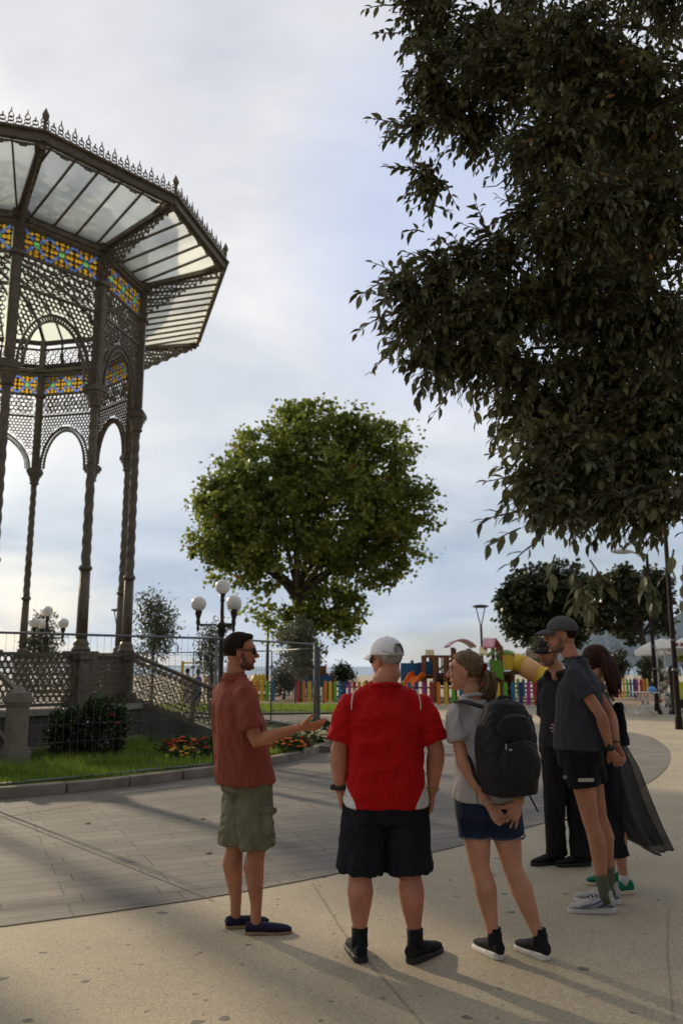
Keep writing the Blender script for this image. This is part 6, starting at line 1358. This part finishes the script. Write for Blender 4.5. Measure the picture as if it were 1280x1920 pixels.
rg = MB(); rg.tube([Vector(Bk['arms'][0]['wrist'])+Vector((-.105, -.012, .0))+Vector((0, .010*math.cos(j*.785), .010*math.sin(j*.785))) for j in range(9)], [.002]*9, 6); rg.build('ring', mat('gold', (.7, .45, .12), .25, metal=1), Bk['root'], True)

# ---- dark haired woman behind the tall man, mesh dress blown to the right
Wd = dict(skin=S_fair, hairm=H_aub, fem=1, head=(-.075, .0, 1.595), hyaw=35, hpitch=-4, neck=(-.08, 0, 1.475), chest=(-.08, .0, 1.36), cyaw=75, pelvis=(-.05, 0, .93), pyaw=75, bw=.95, bd=.95, sw=.155, nr=.046, hk=.98,
          legs=[((-.06, -.06, .86), (-.02, -.05, .48), (.03, -.05, .10)), ((-.04, .08, .86), (-.01, .13, .48), (.02, .19, .10))], lr=.95, calf=(1, 0, 0), ar=.9,
          arms=[dict(elbow=(-.09, -.17, 1.10), wrist=(-.24, -.12, 1.0), d=(-.4, 0, -.9), n=(0, 1, 0), ts=(-1, 0, 0), curl=30), dict(elbow=(-.10, .2, 1.08), wrist=(-.2, .14, .9), d=(-.4, 0, -.9), n=(0, -1, 0), ts=(-1, 0, 0), curl=30)],
          shirt=dict(m=cloth('dark_floral_top', (.03, .045, .045), .6), rows=[(.1, .14, .11, 0, 0), (.4, .14, .11, 0, 0), (.8, .15, .11, 0, 0), (1.0, .12, .08, 0, .01), (1.0, .06, .055, 0, .04)], sleeve=None, wr=.004, name='sleeveless_top'),
          shorts=dict(m=cloth('dark_pattern_leggings', (.012, .013, .018), .6), rows=[(-.13, .15, .12, 0), (-.05, .155, .12, 0), (.10, .14, .11, 0)], r=(.095, .066), t=1.62, wr=.003, name='leggings'))
db = GP(1158, 1672); Wd = person('woman2', 'dark haired woman hidden behind the tall man, green sneakers and leggings', db, Wd)
h = hair_cap(Wd['hc'], Wd['Mh'], Wd['hk'], lambda d: sst(-.02, .12, d.z-.3*sst(.3, .9, d.y)+1.4*sst(.45, .0, d.y)), 1.20, .05); link('hair', mesh_of('hair', *h, H_aub, True), Wd['root'])
pt_ = MB(); C = Wd['C']
for k_ in range(30):
    a, b_, c_ = rn.uniform(-.05, .05), rn.uniform(-.03, .03), rn.uniform(.8, 1.1); pt_.tube([C((a*.7, -.07+b_, .05)), C((a, -.115+b_, -.02)), C((a*1.1, -.135+b_, -.10*c_)), C((a, -.145+b_, -.18*c_)), C((a*.8, -.150+b_*1.2, -.25*c_))], [.018, .020, .018, .013, .004], 6)
pt_.build('long_hair', H_aub, Wd['root'], True)
grn = cloth('green_suede', (.01, .16, .09), .15)
for (x, y, yw) in ((.03, -.05, 95), (.02, .19, 85)):
    shoe((x, y, 0), R(yw), Wd['root'], grn, mat('cream_sole', (.55, .48, .33), .6), .25, .028, low=True, w=.95); s_ = MB(); s_.tube([(x, y, .06), (x, y, .10), (x, y, .125)], [.036, .036, .037], 14); s_.build('sock', mat('white_sock', (.55, .53, .52), .9), Wd['root'], True)
# sheer cover-up: a hanging, wind-blown cloth of real folds
M_sheer = bpy.data.materials.new('sheer_mesh'); M_sheer.use_nodes = True; nt = M_sheer.node_tree; pb_ = nt.nodes['Principled BSDF']; pb_.inputs['Base Color'].default_value = (.022, .023, .028, 1); pb_.inputs['Roughness'].default_value = .7
tr_ = nt.nodes.new('ShaderNodeBsdfTransparent'); mx_ = nt.nodes.new('ShaderNodeMixShader'); nz_ = nt.nodes.new('ShaderNodeTexNoise'); nz_.inputs['Scale'].default_value = 6; rp_ = nt.nodes.new('ShaderNodeMapRange'); rp_.inputs[3].default_value = .0; rp_.inputs[4].default_value = .26
nt.links.new(nz_.outputs[0], rp_.inputs[0]); nt.links.new(rp_.outputs[0], mx_.inputs[0]); nt.links.new(pb_.outputs[0], mx_.inputs[1]); nt.links.new(tr_.outputs[0], mx_.inputs[2]); nt.links.new(mx_.outputs[0], nt.nodes['Material Output'].inputs[0])
nu, nv = 40, 36; v = []; f = []
left = [(-.05, 1.05), (-.06, .85), (-.05, .65), (-.02, .50), (.06, .36), (.20, .29)]; right = [(.06, 1.05), (.12, .98), (.19, .84), (.245, .66), (.31, .46), (.375, .30)]
def ev(P_, t): s_ = t*(len(P_)-1); i_ = min(int(s_), len(P_)-2); a = s_-i_; return P_[i_][0]*(1-a)+P_[i_+1][0]*a, P_[i_][1]*(1-a)+P_[i_+1][1]*a
for i in range(nv+1):
    t = i/nv; (xl, zl), (xr, zr) = ev(left, t), ev(right, t)
    for j in range(nu+1):
        s_ = j/nu; x = xl+(xr-xl)*s_; z = zl+(zr-zl)*s_-.03*math.sin(math.pi*s_)*t; y = -.03+.12*math.sin(math.pi*s_)*(.3+t)*.0+.05*t*math.sin(s_*9+t*2)+.02*t*math.sin(s_*23+1)-.05*math.sin(math.pi*s_)
        v.append((x, y, z))
for i in range(nv):
    for j in range(nu): f.append((i*(nu+1)+j, (i+1)*(nu+1)+j, (i+1)*(nu+1)+j+1, i*(nu+1)+j+1))
o = link('sheer_cover_up', mesh_of('sheer_cover_up', v, f, M_sheer, True), Wd['root'])
hm = MB(); n1_ = nv*(nu+1); hm.tube([v[n1_+j] for j in range(nu+1)], [.004]*(nu+1), 6); hm.tube([v[i*(nu+1)+nu] for i in range(nv+1)], [.003]*(nv+1), 6); hm.build('cover_up_hem', M_blk, o, True)
# second layer, the back of the same dress
v2 = [(p[0]*.93-.01, p[1]+.10+.02*math.sin(p[0]*30), p[2]+.02) for p in v]; link('sheer_back', mesh_of('sheer_back', v2, f, M_sheer, True), o)
# tote bag
tbg = empty('tote_bag', (db.x+.07, db.y-.02, 1.05), 0, 'dark green shoulder bag with white trim behind the tall mans arm', 'bag'); q = MB()
v, f = fuse([tube([(0, 0, -.045), (0, 0, .0), (0, 0, .12), (0, 0, .25)], [(.058, .10), (.060, .10), (.045, .085), (.025, .06)], 20, (1, 0, 0))], .01, 3); v, f = wrinkle((v, f), .008, (12, 12, 8), 1); link('bag_body', mesh_of('bag_body', v, f, cloth('bottle_green', (.005, .012, .012), .3), True), tbg)
q.tube([(-.02, .02, .26), (-.065, .05, .36), (-.10, .06, .42), (-.13, .05, .36), (-.05, .02, .24)], [(.004, .014)]*5, 8); q.build('bag_strap', M_white2, tbg, True)
q = MB(); q.tube([(.018, -.02, .26), (.032, -.03, .235), (.045, -.03, .20)], [(.010, .006)]*3, 8); q.build('bag_trim', M_white2, tbg, True)

# ---- far visitors glimpsed beyond the stair rail
def far_person(px, pyt, D, col, label, yw=0, sitting=False):
    x = PT(px, pyt, D).x; b0 = empty('person', (x, D, 0), 0, label, 'person'); Mz = rz_(R(yw)); zt = PT(px, pyt, D).z; k = zt/1.68
    P = [ell((0, 0, 1.57*k), (.075, .09, .115)), tube([(0, 0, 1.5*k), (0, 0, 1.38*k)], [.05, .06], 10), tube([(0, 0, .82*k), (0, 0, 1.1*k), (0, 0, 1.3*k), (0, 0, 1.4*k)], [(.15, .11), (.13, .10), (.18, .11), (.10, .07)], 14, Mz@Vector((1, 0, 0)))]
    for s_ in (-1, 1):
        P.append(tube([Mz@Vector((s_*.17, 0, 1.34*k)), Mz@Vector((s_*.22, .02, 1.08*k)), Mz@Vector((s_*.20, .12, .88*k)), Mz@Vector((s_*.19, .15, .80*k))], [.05, .04, .03, .025], 8)); P.append(tube([Mz@Vector((s_*.09, 0, .86*k)), Mz@Vector((s_*.10, .0, .45*k)), Mz@Vector((s_*.11, 0, .05)), Mz@Vector((s_*.11, .12, .04))], [.08, .055, .04, .035], 8))
    v, f = fuse(P, .02, 2); link('body', mesh_of('body', v, f, S_far, True), b0)
    v, f = fuse([tube([(0, 0, .80*k), (0, 0, 1.1*k), (0, 0, 1.3*k), (0, 0, 1.41*k)], [(.17, .13), (.15, .12), (.20, .13), (.10, .08)], 14, Mz@Vector((1, 0, 0)))]+[tube([Mz@Vector((s_*.15, 0, 1.36*k)), Mz@Vector((s_*.21, .01, 1.15*k))], [.06, .06], 8) for s_ in (-1, 1)], .02, 2); link('shirt', mesh_of('shirt', v, f, mat('far_cloth_%d' % px, col, .85, var=.2), True), b0)
    v, f = fuse([tube([(0, 0, .92*k), (0, 0, .78*k)], [(.16, .12), (.17, .13)], 12, Mz@Vector((1, 0, 0)))]+[tube([Mz@Vector((s_*.09, 0, .84*k)), Mz@Vector((s_*.10, 0, .45*k))], [.095, .08], 8) for s_ in (-1, 1)], .02, 2); link('shorts', mesh_of('shorts', v, f, mat('far_short_%d' % px, (.04, .05, .09), .85, var=.2), True), b0)
    h = ell((0, -.005, 1.60*k), (.085, .10, .105), None, 16); link('hair', mesh_of('hair', *h, H_brown, True), b0); return b0
far_person(372, 1256, 30, (.12, .10, .30), 'distant person with dark hair in blue beyond the stair railing', 70)
far_person(352, 1254, 31, (.45, .12, .08), 'distant person in reddish top left of the stair railing end', -40)
far_person(398, 1252, 31, (.42, .35, .30), 'distant person in beige top just left of the rust shirt', 20)
yp_ = MB(); yx = PT(343, 1240, 36).x; yp_.box((yx, 36, zz(1240, 36)/2), (.10, .10, zz(1240, 36))); yp_.box((yx+.45, 36, zz(1243, 36)), (1.0, .06, .06)); yp_.box((yx+.95, 36, zz(1240, 36)/2), (.06, .06, zz(1240, 36))); tag(yp_.build('goal_frame', C_yel), 'yellow post frame beyond the stair railing', 'frame')
# ------------------------------------------------------------------ air
hb_ = MB(); hb_.box((0, 8500, 398.4), (30000, 17400, 802)); hz_ = bpy.data.materials.new('haze'); hz_.use_nodes = True; nt = hz_.node_tree; nt.nodes.clear()
vo_ = nt.nodes.new('ShaderNodeVolumePrincipled'); vo_.inputs['Color'].default_value = (.34, .56, 1.0, 1); vo_.inputs['Density'].default_value = .000016; vo_.inputs['Anisotropy'].default_value = .2
ou_ = nt.nodes.new('ShaderNodeOutputMaterial'); nt.links.new(vo_.outputs[0], ou_.inputs['Volume'])
hzo = hb_.build('haze', hz_); hzo['kind'] = 'stuff'; hzo['label'] = 'thin blue haze in the air over the sea and the mountains'; hzo['category'] = 'haze'
